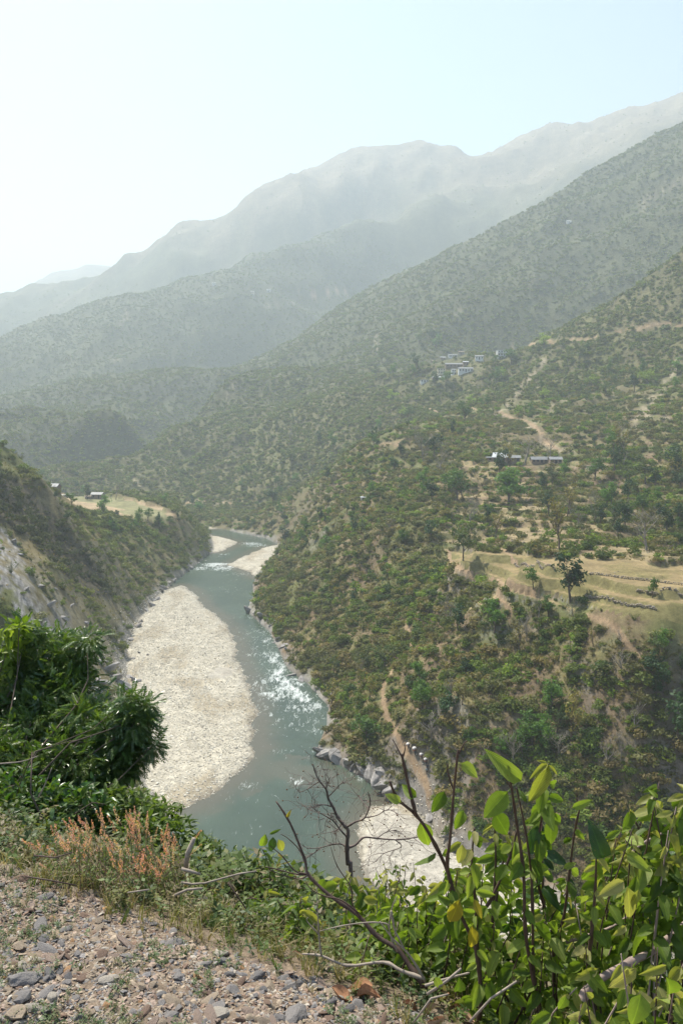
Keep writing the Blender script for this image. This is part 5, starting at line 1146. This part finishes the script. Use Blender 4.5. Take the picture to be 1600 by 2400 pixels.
P1 = s2.stem([s2.b]+PX([(1264,2366),(1245,2274),(1230,2178),(1226,2044),(1210,1930),(1199,1853),(1189,1790)], 2.15, 2.0), .0065, .0022); P2 = s2.stem(PX([(1255,2330),(1249,2266),(1245,2067),(1230,1945),(1209,1845)], 2.15, 2.05), .005, .0018)
s2.stem(PX([(1199,1850),(1185,1828),(1175,1806)], 2.0), .002, .0012, k=4); P3 = s2.stem(PX([(1246,2060),(1262,1960),(1278,1850),(1283,1790)], 2.15, 2.0), .004, .0015); P4 = s2.stem(PX([(1275,2150),(1270,2040),(1270,1930)], 2.25), .005, .002)
DLeaves(s2, [8, 9, 10, 11, 12, 14, 15, 16, 17, 28]); leaves_on(s2, P1, 8, .05, ('mid', 'mid'), .2, f1=.6); leaves_on(s2, P2, 12, .055, ('mid', 'mid'), .2, f1=.7); leaves_on(s2, P3, 18, .06, ('mid', 'young'), .1, f1=.8); leaves_on(s2, P4, 16, .06, ('dark', 'mid'))
s3 = Shrub(base_at(1330, 2.3), 'shrub with a dark arched stem forking low in the middle of the thicket', bark=M_twig)
P1 = s3.stem([s3.b]+PX([(1300,2330),(1299,2194),(1318,2159),(1329,2083),(1344,1960),(1358,1893)], 2.25, 2.05), .0062, .002); P2 = s3.stem(PX([(1299,2200),(1270,2110),(1255,2050)], 2.25), .006, .003); P3 = s3.stem([s3.b+Vector((.12, .05, 0))]+PX([(1379,2289),(1387,2171),(1394,2083),(1396,2006)], 2.1, 2.0), .007, .002)
s3.stem(PX([(1352,1890),(1350,1860)], 2.05), .002, .001, k=4)
DLeaves(s3, [13, 18, 19, 29]); leaves_on(s3, P1, 12, .055, ('mid', 'mid'), .25, f1=.95); leaves_on(s3, P3, 14, .055, ('mid', 'young'), .2); leaves_on(s3, P2, 10, .06, ('mid', 'mid'))
# big leaning branch with bare twigs
s4 = Shrub(base_at(1000, 2.45), 'long bare red brown branch leaning up to the left over the river', bark=M_twig, name='branch', cat='branch')
J = s4.stem([s4.b]+PX([(994,2313),(959,2263),(932,2225),(883,2194),(837,2144),(768,2095),(722,2049),(714,2014),(680,1930),(647,1878)], 2.35, 2.6), .0095, .0026)
s4.stem(PX([(722,2049),(691,2041),(660,2005),(632,1982)], 2.55), .003, .0012, k=4); s4.stem(PX([(720,2050),(690,2048),(640,2035),(622,2032)], 2.55), .003, .0014, k=4); s4.stem(PX([(720,2052),(700,2060),(660,2050),(630,2038)], 2.5), .0025, .001, k=4)
s4.stem(PX([(716,2020),(700,1990),(675,1965),(658,1955)], 2.6), .0022, .001, k=4); s4.stem(PX([(840,2140),(800,2110),(760,2100),(730,2085),(715,2065)], 2.4), .0028, .001, k=4); s4.stem(PX([(845,2150),(826,2120),(822,2080),(790,2030),(775,1985)], 2.45), .003, .001, k=4)
for a, b, c_, d_, w_, k_ in [(672,1915,680,1903,1,'yellow'),(652,1968,664,1995,1.2,'young'),(640,1962,636,1995,1,'dark'),(622,1955,612,1990,.9,'mid'),(632,1955,655,1945,.5,'mid'),(760,2060,748,2080,1.3,'mid')]:
    p = pix(a, b, 2.55); q = pix(c_, d_, 2.55); s4.leaf(p, q-p, Vector((.2, -1, .5)), (q-p).length*1.15, k_, w_)
s5 = Shrub(base_at(1000, 2.3), 'pale dead branch with whitish bark lying along the rim', bark=M_dryt, name='dead_branch', cat='branch')
s5.stem(PX([(994,2294),(940,2275),(898,2255),(814,2263),(753,2240),(709,2236)], 2.3, 2.45), .0055, .003); s5.stem(PX([(753,2240),(748,2200),(745,2150),(741,2080)], 2.42), .0035, .001); s5.stem(PX([(748,2190),(720,2160),(722,2150)], 2.42), .002, .001, k=4)
s5.stem(PX([(996,2300),(960,2240),(920,2200),(890,2160)], 2.3), .004, .0015); s5.stem(PX([(930,2230),(912,2180),(918,2130),(930,2100)], 2.35), .003, .001); s5.stem(PX([(912,2180),(905,2165),(860,2162),(800,2170),(750,2182)], 2.35), .003, .0012); s5.stem(PX([(916,2135),(925,2180),(935,2200),(950,2230)], 2.3), .0035, .002)
s5.stem(PX([(995,2310),(1060,2290),(1100,2280)], 2.2), .004, .002)
# yellow stalks and straight sticks standing out
s6 = Shrub(base_at(1540, 2.0), 'thick pinkish limb slanting across the lower right corner', bark=M_twigp, name='branch', cat='branch')
s6.stem([s6.b+Vector((-.25, 0, 0))]+PX([(1344,2400),(1383,2312),(1478,2255),(1536,2224),(1610,2160)], 2.0, 2.1), .012, .008); Nn = s6.stem(PX([(1325,2209),(1421,2178),(1478,2144),(1532,2102),(1600,2060)], 2.2), .0045, .003); s6.stem(PX([(1455,2033),(1482,1995),(1528,1964),(1570,1945)], 2.3), .004, .003); s6.stem(PX([(1485,1992),(1478,1955),(1465,1938)], 2.3), .003, .0015)
s6.stem(PX([(1495,2010),(1500,1960),(1488,1925)], 2.3), .003, .002, bark=M_twig); leaves_on(s6, Nn, 16, .06, ('mid', 'young'), droop=(.3, 1.2))
s6.finish()
def thicket(label, n, x0, x1, top, d0, d1, size, kinds, seed, nl=(9, 15), lean=.12, bark=M_twig, group=None, extra=(), cat='shrub'):
    """a shrub of many leafy stems; the crown reaches the height the photograph shows at that place"""
    xm = (x0+x1)/2; S_ = Shrub(base_at(xm, (d0+d1)/2), label, group, cat, bark=bark); S_.R = random.Random(seed); R = S_.R
    DLeaves(S_, extra)
    for i in range(n):
        px = R.uniform(x0, x1); d = R.uniform(d0, d1); py = np.interp(px, [t_[0] for t_ in top], [t_[1] for t_ in top]) + abs(R.gauss(0, 70))+(d1-d)*30
        tp = pix(px, py, d); bx = tp.x+R.uniform(-lean, lean); by = d+R.uniform(-.1, .15); b = Vector((bx, by, zgf(bx, by)-.02))
        if b.z > tp.z-.08: b.z = tp.z-.2
        mid = b.lerp(tp, .5)+rv(R, .03); P = S_.stem([b, mid, tp], .0036, .0012, k=4, bark=bark if R.random() < .7 else M_twigp)
        m_ = int(R.randint(*nl)*1.45); L = (tp-b).length; f0 = max(.1, 1-.55/max(L, .56)); leaves_on(S_, P, m_, size*1.08*R.uniform(.75, 1.25), kinds, f0)
    S_.finish(); return S_
thicket('dense shrub of large drooping leaves filling the right edge above the slanting limb', 20, 1440, 1640, [(1420,1960),(1480,1920),(1520,1850),(1560,1800),(1640,1790)], 2.0, 2.5, .062, ('mid', 'young'), 3, (14, 20), extra=[44, 45, 46, 47])
thicket('dark leaved shrub behind the large drooping leaves at the right edge', 15, 1470, 1650, [(1440,2010),(1520,1900),(1650,1860)], 2.4, 2.8, .06, ('dark', 'dark'), 4, (14, 18))
thicket('shrub of very large fresh leaves in the bottom right corner', 15, 1340, 1640, [(1320,2280),(1420,2230),(1640,2190)], 1.55, 1.95, .058, ('mid', 'young'), 5, (9, 13), extra=[30, 31, 32, 33, 34, 35, 36, 37, 38, 39, 40])
thicket('leafy shrub crowding the base of the tall straight stems', 18, 1130, 1420, [(1120,2170),(1250,2120),(1420,2090)], 2.0, 2.5, .05, ('mid', 'young'), 6, (9, 14), extra=[43])
thicket('yellowish leaved shrub between the tall stems and the right limb', 14, 1330, 1520, [(1300,2060),(1400,2040),(1520,2010)], 2.2, 2.7, .055, ('mid', 'young'), 16, (10, 15))
thicket('thicket shrub behind the forked red twigs, in front of the beach', 16, 990, 1240, [(980,2050),(1060,2010),(1130,1980),(1240,1990)], 2.4, 3.1, .06, ('mid', 'young'), 7, (11, 16))
thicket('bushy shrub with medium leaves below the bare tree', 26, 790, 1010, [(780,2040),(830,2030),(900,2010),(960,2000),(1010,2030)], 2.7, 3.6, .056, ('mid', 'young'), 8, (11, 16))
thicket('leafy shrub under the leaning bare branch', 20, 860, 1060, [(850,2110),(950,2090),(1060,2080)], 2.4, 3.0, .05, ('mid', 'mid'), 9, (9, 13))
thicket('low shrub of broad leaves left of the leaning branch', 20, 600, 760, [(590,2060),(660,2050),(700,2070),(760,2130)], 2.8, 3.6, .052, ('mid', 'young'), 10, (10, 15))
thicket('small leaved shrub on the rim between the weeds and the leaning branch', 18, 520, 720, [(500,2110),(600,2080),(720,2110)], 2.7, 3.2, .034, ('small', 'small'), 12, (12, 18))
thicket('small upright sapling with toothed leaves at the river side of the weeds', 6, 560, 660, [(550,1990),(600,1940),(660,1975)], 3.3, 3.8, .03, ('small', 'small'), 13, (10, 14), lean=.05)
thicket('small leaved shrub in front of the pale beach, right of the bare tree', 10, 840, 960, [(830,2000),(880,1985),(960,2000)], 3.4, 4.0, .035, ('small', 'young'), 14, (10, 14))
thicket('deep green shrub closing the gap behind the tall straight stems', 15, 1190, 1460, [(1180,2060),(1300,2030),(1460,2010)], 2.7, 3.4, .055, ('dark', 'mid'), 15, (11, 15))
for q in (s1, s2, s3, s4, s5): q.finish()

# ------------------------------------------------------------------ bare crooked tree over the water
bt = Vector(pix(822, 2060, 9.0)); bt.z = zgf(bt.x, bt.y)
T_ = Shrub(bt, 'small leafless crooked tree with dried seed heads standing against the river', name='bare_tree', cat='tree', bark=M_trunkd)
T_.stem([bt, pix(822,2060,9), pix(815,2026,9), pix(813,1987,9), pix(814,1965,9), pix(815,1945,9), pix(802,1930,9), pix(789,1911,9), pix(781,1892,9)], .028, .014, name='trunk')
D9 = [[(781,1892),(770,1873),(764,1850),(749,1831),(739,1811),(733,1790)], [(813,1987),(833,1980),(852,1963),(883,1965),(925,1968),(959,1965),(990,1959)], [(813,1987),(799,1978),(775,1980),(749,1987),(718,1989)], [(813,1938),(833,1926),(852,1919),(864,1896),(867,1877),(862,1855)],
 [(852,1917),(883,1911),(902,1900),(925,1898)], [(811,1960),(795,1942),(783,1926),(768,1915),(745,1903),(728,1888)], [(781,1892),(760,1886),(737,1890),(718,1896)], [(768,1868),(783,1854),(795,1840),(815,1828)], [(764,1850),(768,1835),(775,1820)], [(789,1911),(775,1905),(782,1925)],
 [(925,1968),(940,1985),(900,2000),(880,2020)], [(864,1896),(850,1880),(842,1865)], [(802,1930),(790,1945),(775,1950),(750,1955)], [(749,1831),(735,1840),(720,1850),(700,1858)], [(883,1965),(905,1950),(930,1945)], [(749,1987),(735,2000),(720,2010)]]
R = random.Random(9); pods = []
rads = [.019, .019, .014, .016, .01, .013, .01, .009, .008, .007, .008, .007, .007, .007, .007, .006]
def twiggy(p, d, L, r, lev):
    pts = [p]
    for i in range(4): d = (d+rv(R, .28)).normalized(); pts.append(pts[-1]+d*L/4)
    T_tw.tube(pts, [r, r*.8, r*.65, r*.5, r*.35], 4, cap=False)
    if lev < 1:
        for i in range(3): twiggy(pts[R.randint(1, 4)], (d+rv(R, .7)).normalized(), L*.6, r*.6, lev+1)
    else: pods.append(pts[-1])
T_tw = MB()
for pl, r_ in zip(D9, rads):
    dz = R.uniform(-.5, .5); P = T_.stem([pix(a, b, 9+dz*i/len(pl)) for i, (a, b) in enumerate(pl)], r_*.75, r_*.3, name='limb')
    for i in range(7): j = R.randint(len(P)//3, len(P)-2); twiggy(P[j], ((P[j+1]-P[j]).normalized()*.5+rv(R, .6)).normalized(), R.uniform(.18, .42), .0034, 0)
for i in range(len(T_tw.v)): T_tw.v[i] = T_tw.v[i]-np.array(bt)
T_tw.build('twigs', M_trunkd, T_.e)
pm = rockmesh('pod_mesh', 31, simple('dry_seed_head', (.16,.09,.05), .9), (1, .8, .9), 1, .5, 3)
for p in pods[:260:2]: o = link('seed_head', pm, T_.e, p-bt); s_ = R.uniform(.006, .013); o.scale = (s_,)*3

# ------------------------------------------------------------------ the dense tree with feathered leaves at the left
M_pin = leaf_mat('feather_leaf', [(.03,.068,.018), (.06,.12,.026), (.10,.165,.038)], .3, .30, .7, scale=4); M_pin2 = leaf_mat('feather_leaf_young', [(.11,.17,.035), (.17,.22,.055), (.22,.20,.08)], .35, .4, .45, scale=4)
def pinnate(nm, seed, mat, n=6, L=1.0):
    R = random.Random(seed); mb = MB(); pts = [Vector((0, L*i/5, -.28*L*(i/5)**2)) for i in range(6)]; mb.tube(pts[::5], .008, 3, cap=False)
    for i in range(n):
        f = .2+.75*i/(n-1)
        for s_ in (-1, 1):
            p = Vector((0, L*f, -.28*L*f*f)); d = Vector((s_*.8, .55, -.55+R.uniform(-.2, .2))).normalized(); q = Vector((-.55*s_, .8, 0)).normalized()*.062+Vector((0, 0, .02)); l_ = .33*(1-.35*abs(f-.5))*R.uniform(.85, 1.15)
            mb.add([p, p+d*l_*.45+q, p+d*l_, p+d*l_*.45-q], [(0, 1, 2), (0, 2, 3)])
    p = pts[-1]; mb.add([p, p+Vector((.06, .14, -.05)), p+Vector((0, .32, -.16)), p+Vector((-.06, .14, -.05))], [(0, 1, 2), (0, 2, 3)])
    return mb.mesh(nm, mat)
PIN = [pinnate('feather_leaf_mesh', i, M_pin, 6+i % 2) for i in range(4)]; PIN2 = [pinnate('young_feather_mesh', 10+i, M_pin2) for i in range(2)]
def blobtree(label, base, blobs, N, size, meshes, seed, bark, limb_r=.03, young=0, name='tree', cat='tree', partname='leaf', droopy=.3, inner=.55):
    R = random.Random(seed); e = empty(name, base, label, cat); base = Vector(base)
    for a, b, d, r_ in blobs:
        c = pix(a, b, d); m_ = base.lerp(c, .5)+rv(R, .12); mb = MB(); mb.tube([q-base for q in (base+rv(R, .05), base.lerp(m_, .5)+rv(R, .04), m_, m_.lerp(c, .5)+rv(R, .05), c)], [limb_r, limb_r*.8, limb_r*.6, limb_r*.4, limb_r*.25], 6, cap=False); mb.build('limb' , bark, e, True)
    tot = sum(r_*r_ for *_, r_ in blobs); cand = []
    for a, b, d, r_ in blobs:
        c = pix(a, b, d); rad = r_/F*d
        for i in range(int(N*r_*r_/tot)):
            o_ = rv(R).normalized(); rr = rad*(inner+(1-inner)*R.random()**.6)*(R.uniform(.8, 1.1)+.6*(mnoise.noise(o_*2.3+Vector((a*.1, b*.1, 0))))); p = c+Vector((o_.x, o_.y, o_.z*.9))*rr
            dd = (o_+Vector((0, 0, -droopy))+rv(R, .6)).normalized(); nr = (Vector((0, 0, 1))+o_*.6+rv(R, .35)); s_ = size*R.uniform(.7, 1.25)
            me = R.choice(meshes if not (young and o_.z > .25 and R.random() < young) else PIN2); cand.append((p.y-o_.dot(Vector((0, -1, .4)))*.3, p, dd, nr, s_, me))
    cand.sort(key=lambda q: q[0]); ex = {}
    for i, (_, p, dd, nr, s_, me) in enumerate(cand):
        M = orient(dd, nr)
        if i < 290: o = link(partname, me, e, p-base); o.rotation_euler = M.to_euler(); o.scale = (s_,)*3
        else: ex.setdefault(me.name, (me, []))[1].append((M, p-base, s_))
    for nm_, (me, L_) in ex.items():
        co = np.array([v.co[:] for v in me.vertices]); pol = [tuple(f.vertices) for f in me.polygons]; mb = MB()
        for M, p, s_ in L_: mb.add(co*s_ @ np.array(M).T+np.array(p), pol)
        tag(mb.build('foliage', me.materials[0], e), None, None, None, 'stuff')
    return e
tb = Vector((-2.2, 5.0, 0)); tb.z = zgf(tb.x, tb.y)
blobtree('dense dark green tree with feathered leaves rising from the bank at the left edge', tb,
  [(105,1555,6.3,88),(165,1545,6.2,58),(40,1620,6.2,100),(140,1640,6.0,88),(-40,1700,6.0,120),(95,1730,5.8,105),(200,1700,5.7,70),(275,1725,5.5,72),(318,1685,5.4,42),(300,1760,5.5,48),(30,1830,5.4,120),(170,1800,5.4,95),(255,1800,5.4,55),(-60,1900,5.2,110),(345,1655,5.4,20),(300,1638,5.4,26),(205,1505,6.1,28),(60,1478,6.2,32),(360,1745,5.4,18)], 16500, .08, PIN, 21, M_bark, .009, .5)
tb2 = Vector((-1.55, 4.1, 0)); tb2.z = zgf(tb2.x, tb2.y)
SM = LEAF['dark']; SM2 = LEAF['small']
blobtree('broad leaved bush under the feathered tree at the left edge', tb2, [(20,1930,4.3,90),(110,1900,4.4,80),(190,1900,4.3,72),(40,1850,4.5,60),(120,1960,4.1,50)], 1500, .055, SM+SM2, 22, M_bark, .006, name='bush', cat='bush')
tb3 = Vector((-1.0, 4.1, 0)); tb3.z = zgf(tb3.x, tb3.y)
blobtree('lighter green bush between the feathered tree and the gravel bar', tb3, [(260,1890,4.5,55),(320,1900,4.5,55),(375,1920,4.4,52),(420,1965,4.2,48),(330,1960,4.1,55),(460,2010,4.0,40)], 1700, .045, SM2, 23, M_bark, .005, name='bush', cat='bush')
tb4 = Vector((-2.9, 5.9, 0)); tb4.z = zgf(tb4.x, tb4.y)
blobtree('bright broad leaved sapling standing above the feathered tree at the left edge', tb4, [(30,1490,6.0,36),(15,1530,6.0,34),(45,1475,5.9,20)], 110, .085, LEAF['mid'], 24, M_bark, .012, name='sapling', cat='tree')
tb5 = Vector((-.75, 5.6, 0)); tb5.z = zgf(tb5.x, tb5.y)
blobtree('small fine leaved bush poking up before the river, left of centre', tb5, [(500,2000,5.2,30),(540,2020,5.2,30),(485,1975,5.3,20)], 380, .035, SM2, 25, M_bark, .01, name='bush', cat='bush')
s7 = Shrub(Vector((-1.5, 4.0, zgf(-1.5, 4.0))), 'thin bare pale stick crossing the foot of the feathered tree', name='stick', cat='stick', bark=M_dryt)
s7.stem(PX([(0,1790),(50,1785),(90,1772)], 3.9), .004, .002); s7.stem(PX([(90,1870),(108,1835),(122,1800)], 3.9), .004, .002)

# ------------------------------------------------------------------ herbs with pink flower spikes
M_pink = leaf_mat('pink_bract', [(.58,.26,.21), (.66,.36,.30), (.50,.34,.25)], .4, .7, .1, scale=30); M_herb = leaf_mat('herb_leaf', [(.10,.13,.05), (.15,.17,.07)], .3, .6, .2, scale=10); M_hst = simple('herb_stem', (.16,.11,.07), .8)
def spikemesh(nm, seed):
    R = random.Random(seed); mb = MB()
    for i in range(46):
        f = i/46; a = R.uniform(0, 6.28); rr = .14*(1-f*.6)*R.uniform(.4, 1.1); p = Vector((math.cos(a)*rr, math.sin(a)*rr, f)); q = .055*R.uniform(.6, 1.2); u_ = rv(R).normalized()*q; v_ = rv(R).normalized()*q; mb.add([p-u_, p-v_, p+u_, p+v_], [(0, 1, 2, 3)])
    return mb.mesh(nm, M_pink)
SPK = [spikemesh('flower_spike_mesh', i) for i in range(4)]
herbs = [(150,1958,60,'leftmost pink flowering herb, beside the dark bush'),(205,1932,70,'tall pink flowering herb second from the left'),(295,1930,70,'pink flowering herb in the middle of the clump'),(340,1945,70,'dense pink flowering herb right of the middle one'),(385,1985,60,'rightmost pink flowering herb, next to the pale sticks'),(270,1990,60,'low pink flowering herb in front of the others'),(355,2030,60,'small pink herb nearest the gravel on the right')]
for k_, (a, b, w_, lb) in enumerate(herbs):
    R = random.Random(k_+50); gp = gcast(a+25, 2095 if k_ < 4 else 2125); base = gp.copy(); d = gp.y+.12; base.z = zgf(base.x, base.y)
    e = empty('flowering_herb', base, lb, 'plant', 'pink flowering herbs on the rim')
    st = MB(); lf_ = MB()
    for i in range(22):
        px_, py_ = a+R.gauss(0, w_*.5), b+abs(R.gauss(0, 42)); tp = pix(px_, py_, d+R.uniform(-.15, .2)); b0 = base+Vector((R.uniform(-.07, .07), R.uniform(-.05, .1), -.01)); b0.z = zgf(b0.x, b0.y)
        m_ = b0.lerp(tp, .5)+rv(R, .012); st.tube([q-base for q in (b0, m_, tp)], [.0016, .0013, .0008], 3, cap=False)
        L = R.uniform(.045, .085); o = link('flower_spike', SPK[R.randint(0, 3)], e, tp-base); dd = (tp-m_).normalized(); o.rotation_euler = dd.to_track_quat('Z', 'Y').to_euler(); o.scale = (L*.75, L*.75, L)
        for j in range(16):
            f = R.uniform(.1, .95); p = b0.lerp(m_, f*2) if f < .5 else m_.lerp(tp, f*2-1); u_ = Vector((R.gauss(0, 1), R.gauss(0, 1), .5)).normalized()*.016*R.uniform(.7, 1.4); v_ = rv(R).normalized()*.004
            lf_.add([p-base, p+u_*.5+v_-base, p+u_-base, p+u_*.5-v_-base], [(0, 1, 2, 3)])
    st.build('stems', M_hst, e); tag(lf_.build('leaves', M_herb, e), None, None, None, 'stuff')

# ------------------------------------------------------------------ loose sticks, dry leaves, roots on the rim
sticks = [([(435,2040),(440,2000),(455,1965)], 2.9, .010, 'thick pale broken stick leaning beside the rightmost pink herb'),([(425,2036),(450,2043),(470,2049)], 2.85, .006, 'short pale stick lying level right of the pink herbs'),([(425,2068),(450,2072),(480,2070),(560,2048),(600,2042)], 2.9, .004, 'long pale stick lying toward the river above the weeds'),
 ([(410,2098),(440,2085),(475,2082)], 2.8, .005, 'pale bent stick under the other sticks'),([(350,2085),(300,2092)], 2.7, .003, 'thin straight stick in front of the pink herbs'),([(60,2054),(110,2062),(180,2075)], 2.75, .003, 'thin reddish twig lying on the upper left gravel'),
 ([(80,2005),(130,2010),(170,1998)], 2.8, .003, 'thin red twig by the roots at the upper left'),([(535,2070),(570,2120),(600,2165),(630,2185)], 2.9, .003, 'thin brown twig slanting through the rim weeds'),([(1000,2330),(1045,2300),(1080,2270)], 2.1, .004, 'pale straw crossing the foot of the thicket'),
 ([(970,2395),(1010,2340),(1050,2330)], 2.0, .003, 'straw coloured stalk at the bottom under the thicket'),([(1100,2395),(1150,2340),(1210,2300)], 2.0, .0035, 'dry pinkish twig at the foot of the tall stems'),([(700,2330),(690,2290),(688,2275)], 2.3, .0018, 'single dry grass stalk standing on the gravel')]
R = random.Random(3)
for k_, (pl, d, r_, lb) in enumerate(sticks):
    pts = []
    for a, b in pl:
        p = pix(a, b, d); z_ = zgf(p.x, p.y)
        if p.z < z_+r_: g_ = gcast(a, b); p = Vector((g_.x, g_.y, g_.z+r_*1.5))
        pts.append(p)
    mb = MB().tube([p-pts[0] for p in pts], [r_*(1-.3*i/len(pts)) for i in range(len(pts))], 6); o = mb.build('stick', M_dryt if k_ not in (5, 6, 7) else M_twig, None, True, loc=pts[0]); tag(o, lb, 'stick')
M_dl = simple('dead_leaf_brown', (.36,.19,.10), .8, 30, .35); M_dl2 = simple('dead_leaf_pale', (.50,.34,.22), .8, 30, .3)
def curl(nm, seed, mat):
    R = random.Random(seed); V = []; Fc = []; n = 7; cz_ = R.uniform(1.2, 2.6)
    for i in range(n):
        t_ = i/(n-1); w_ = .32*math.sin(math.pi*(.06+.9*t_))
        for j in range(5):
            s_ = (j-2)/2; a = s_*cz_; rr = w_/cz_*1.4; V.append((math.sin(a)*rr, t_-.5, (1-math.cos(a))*rr+.12*math.sin(t_*5+seed)))
    for i in range(n-1):
        for j in range(4): q = i*5+j; Fc.append((q, q+1, q+6, q+5))
    return MB().add(V, Fc).mesh(nm, mat, True)
CU = [curl('dead_leaf_mesh', i, M_dl if i % 2 else M_dl2) for i in range(6)]
dl = [(840,2335,.11,'large curled rust brown dead leaf at the right end of the gravel',1),(800,2345,.09,'rust brown dead leaf left of the large curled one',3),(860,2350,.10,'flat brown dead leaf just under the large curled one',5),(100,2020,.08,'red brown dead leaf lying by the roots at the upper left',1),(150,2065,.06,'pinkish dead leaf on the rim below the dry grass',0),(350,2145,.05,'pale split dead leaf standing on the rim',2),(650,2215,.07,'rust dead leaf hanging at the rim under the low shrub',3),
 (1010,2385,.07,'pale dead leaf at the bottom edge under the thicket',0),(1060,2375,.07,'pinkish dead leaf lying right of the pale one at the bottom edge',2),(1040,2350,.06,'brown dead leaf heaped with others below the thicket',1),(1090,2395,.07,'pale crumpled leaf farthest right of the heap',4),(1020,2410,.08,'big pale dead leaf cut by the bottom edge',2),(960,2370,.06,'small brown dead leaf left of the heap',5),(690,2255,.06,'tan dead leaf by the broad flat slab',0)]
for a, b, s_, lb, m_ in dl:
    p = gcast(a, b); o = link('dead_leaf', CU[m_], None, (p.x, p.y, p.z+.012)); o.scale = (s_*.8,)*3; o.rotation_euler = (R.uniform(-.4, .4), R.uniform(-.3, .3), R.uniform(.9, 2.2)); tag(o, lb, 'leaf')
rank_labels(('stone', 'leaf'))
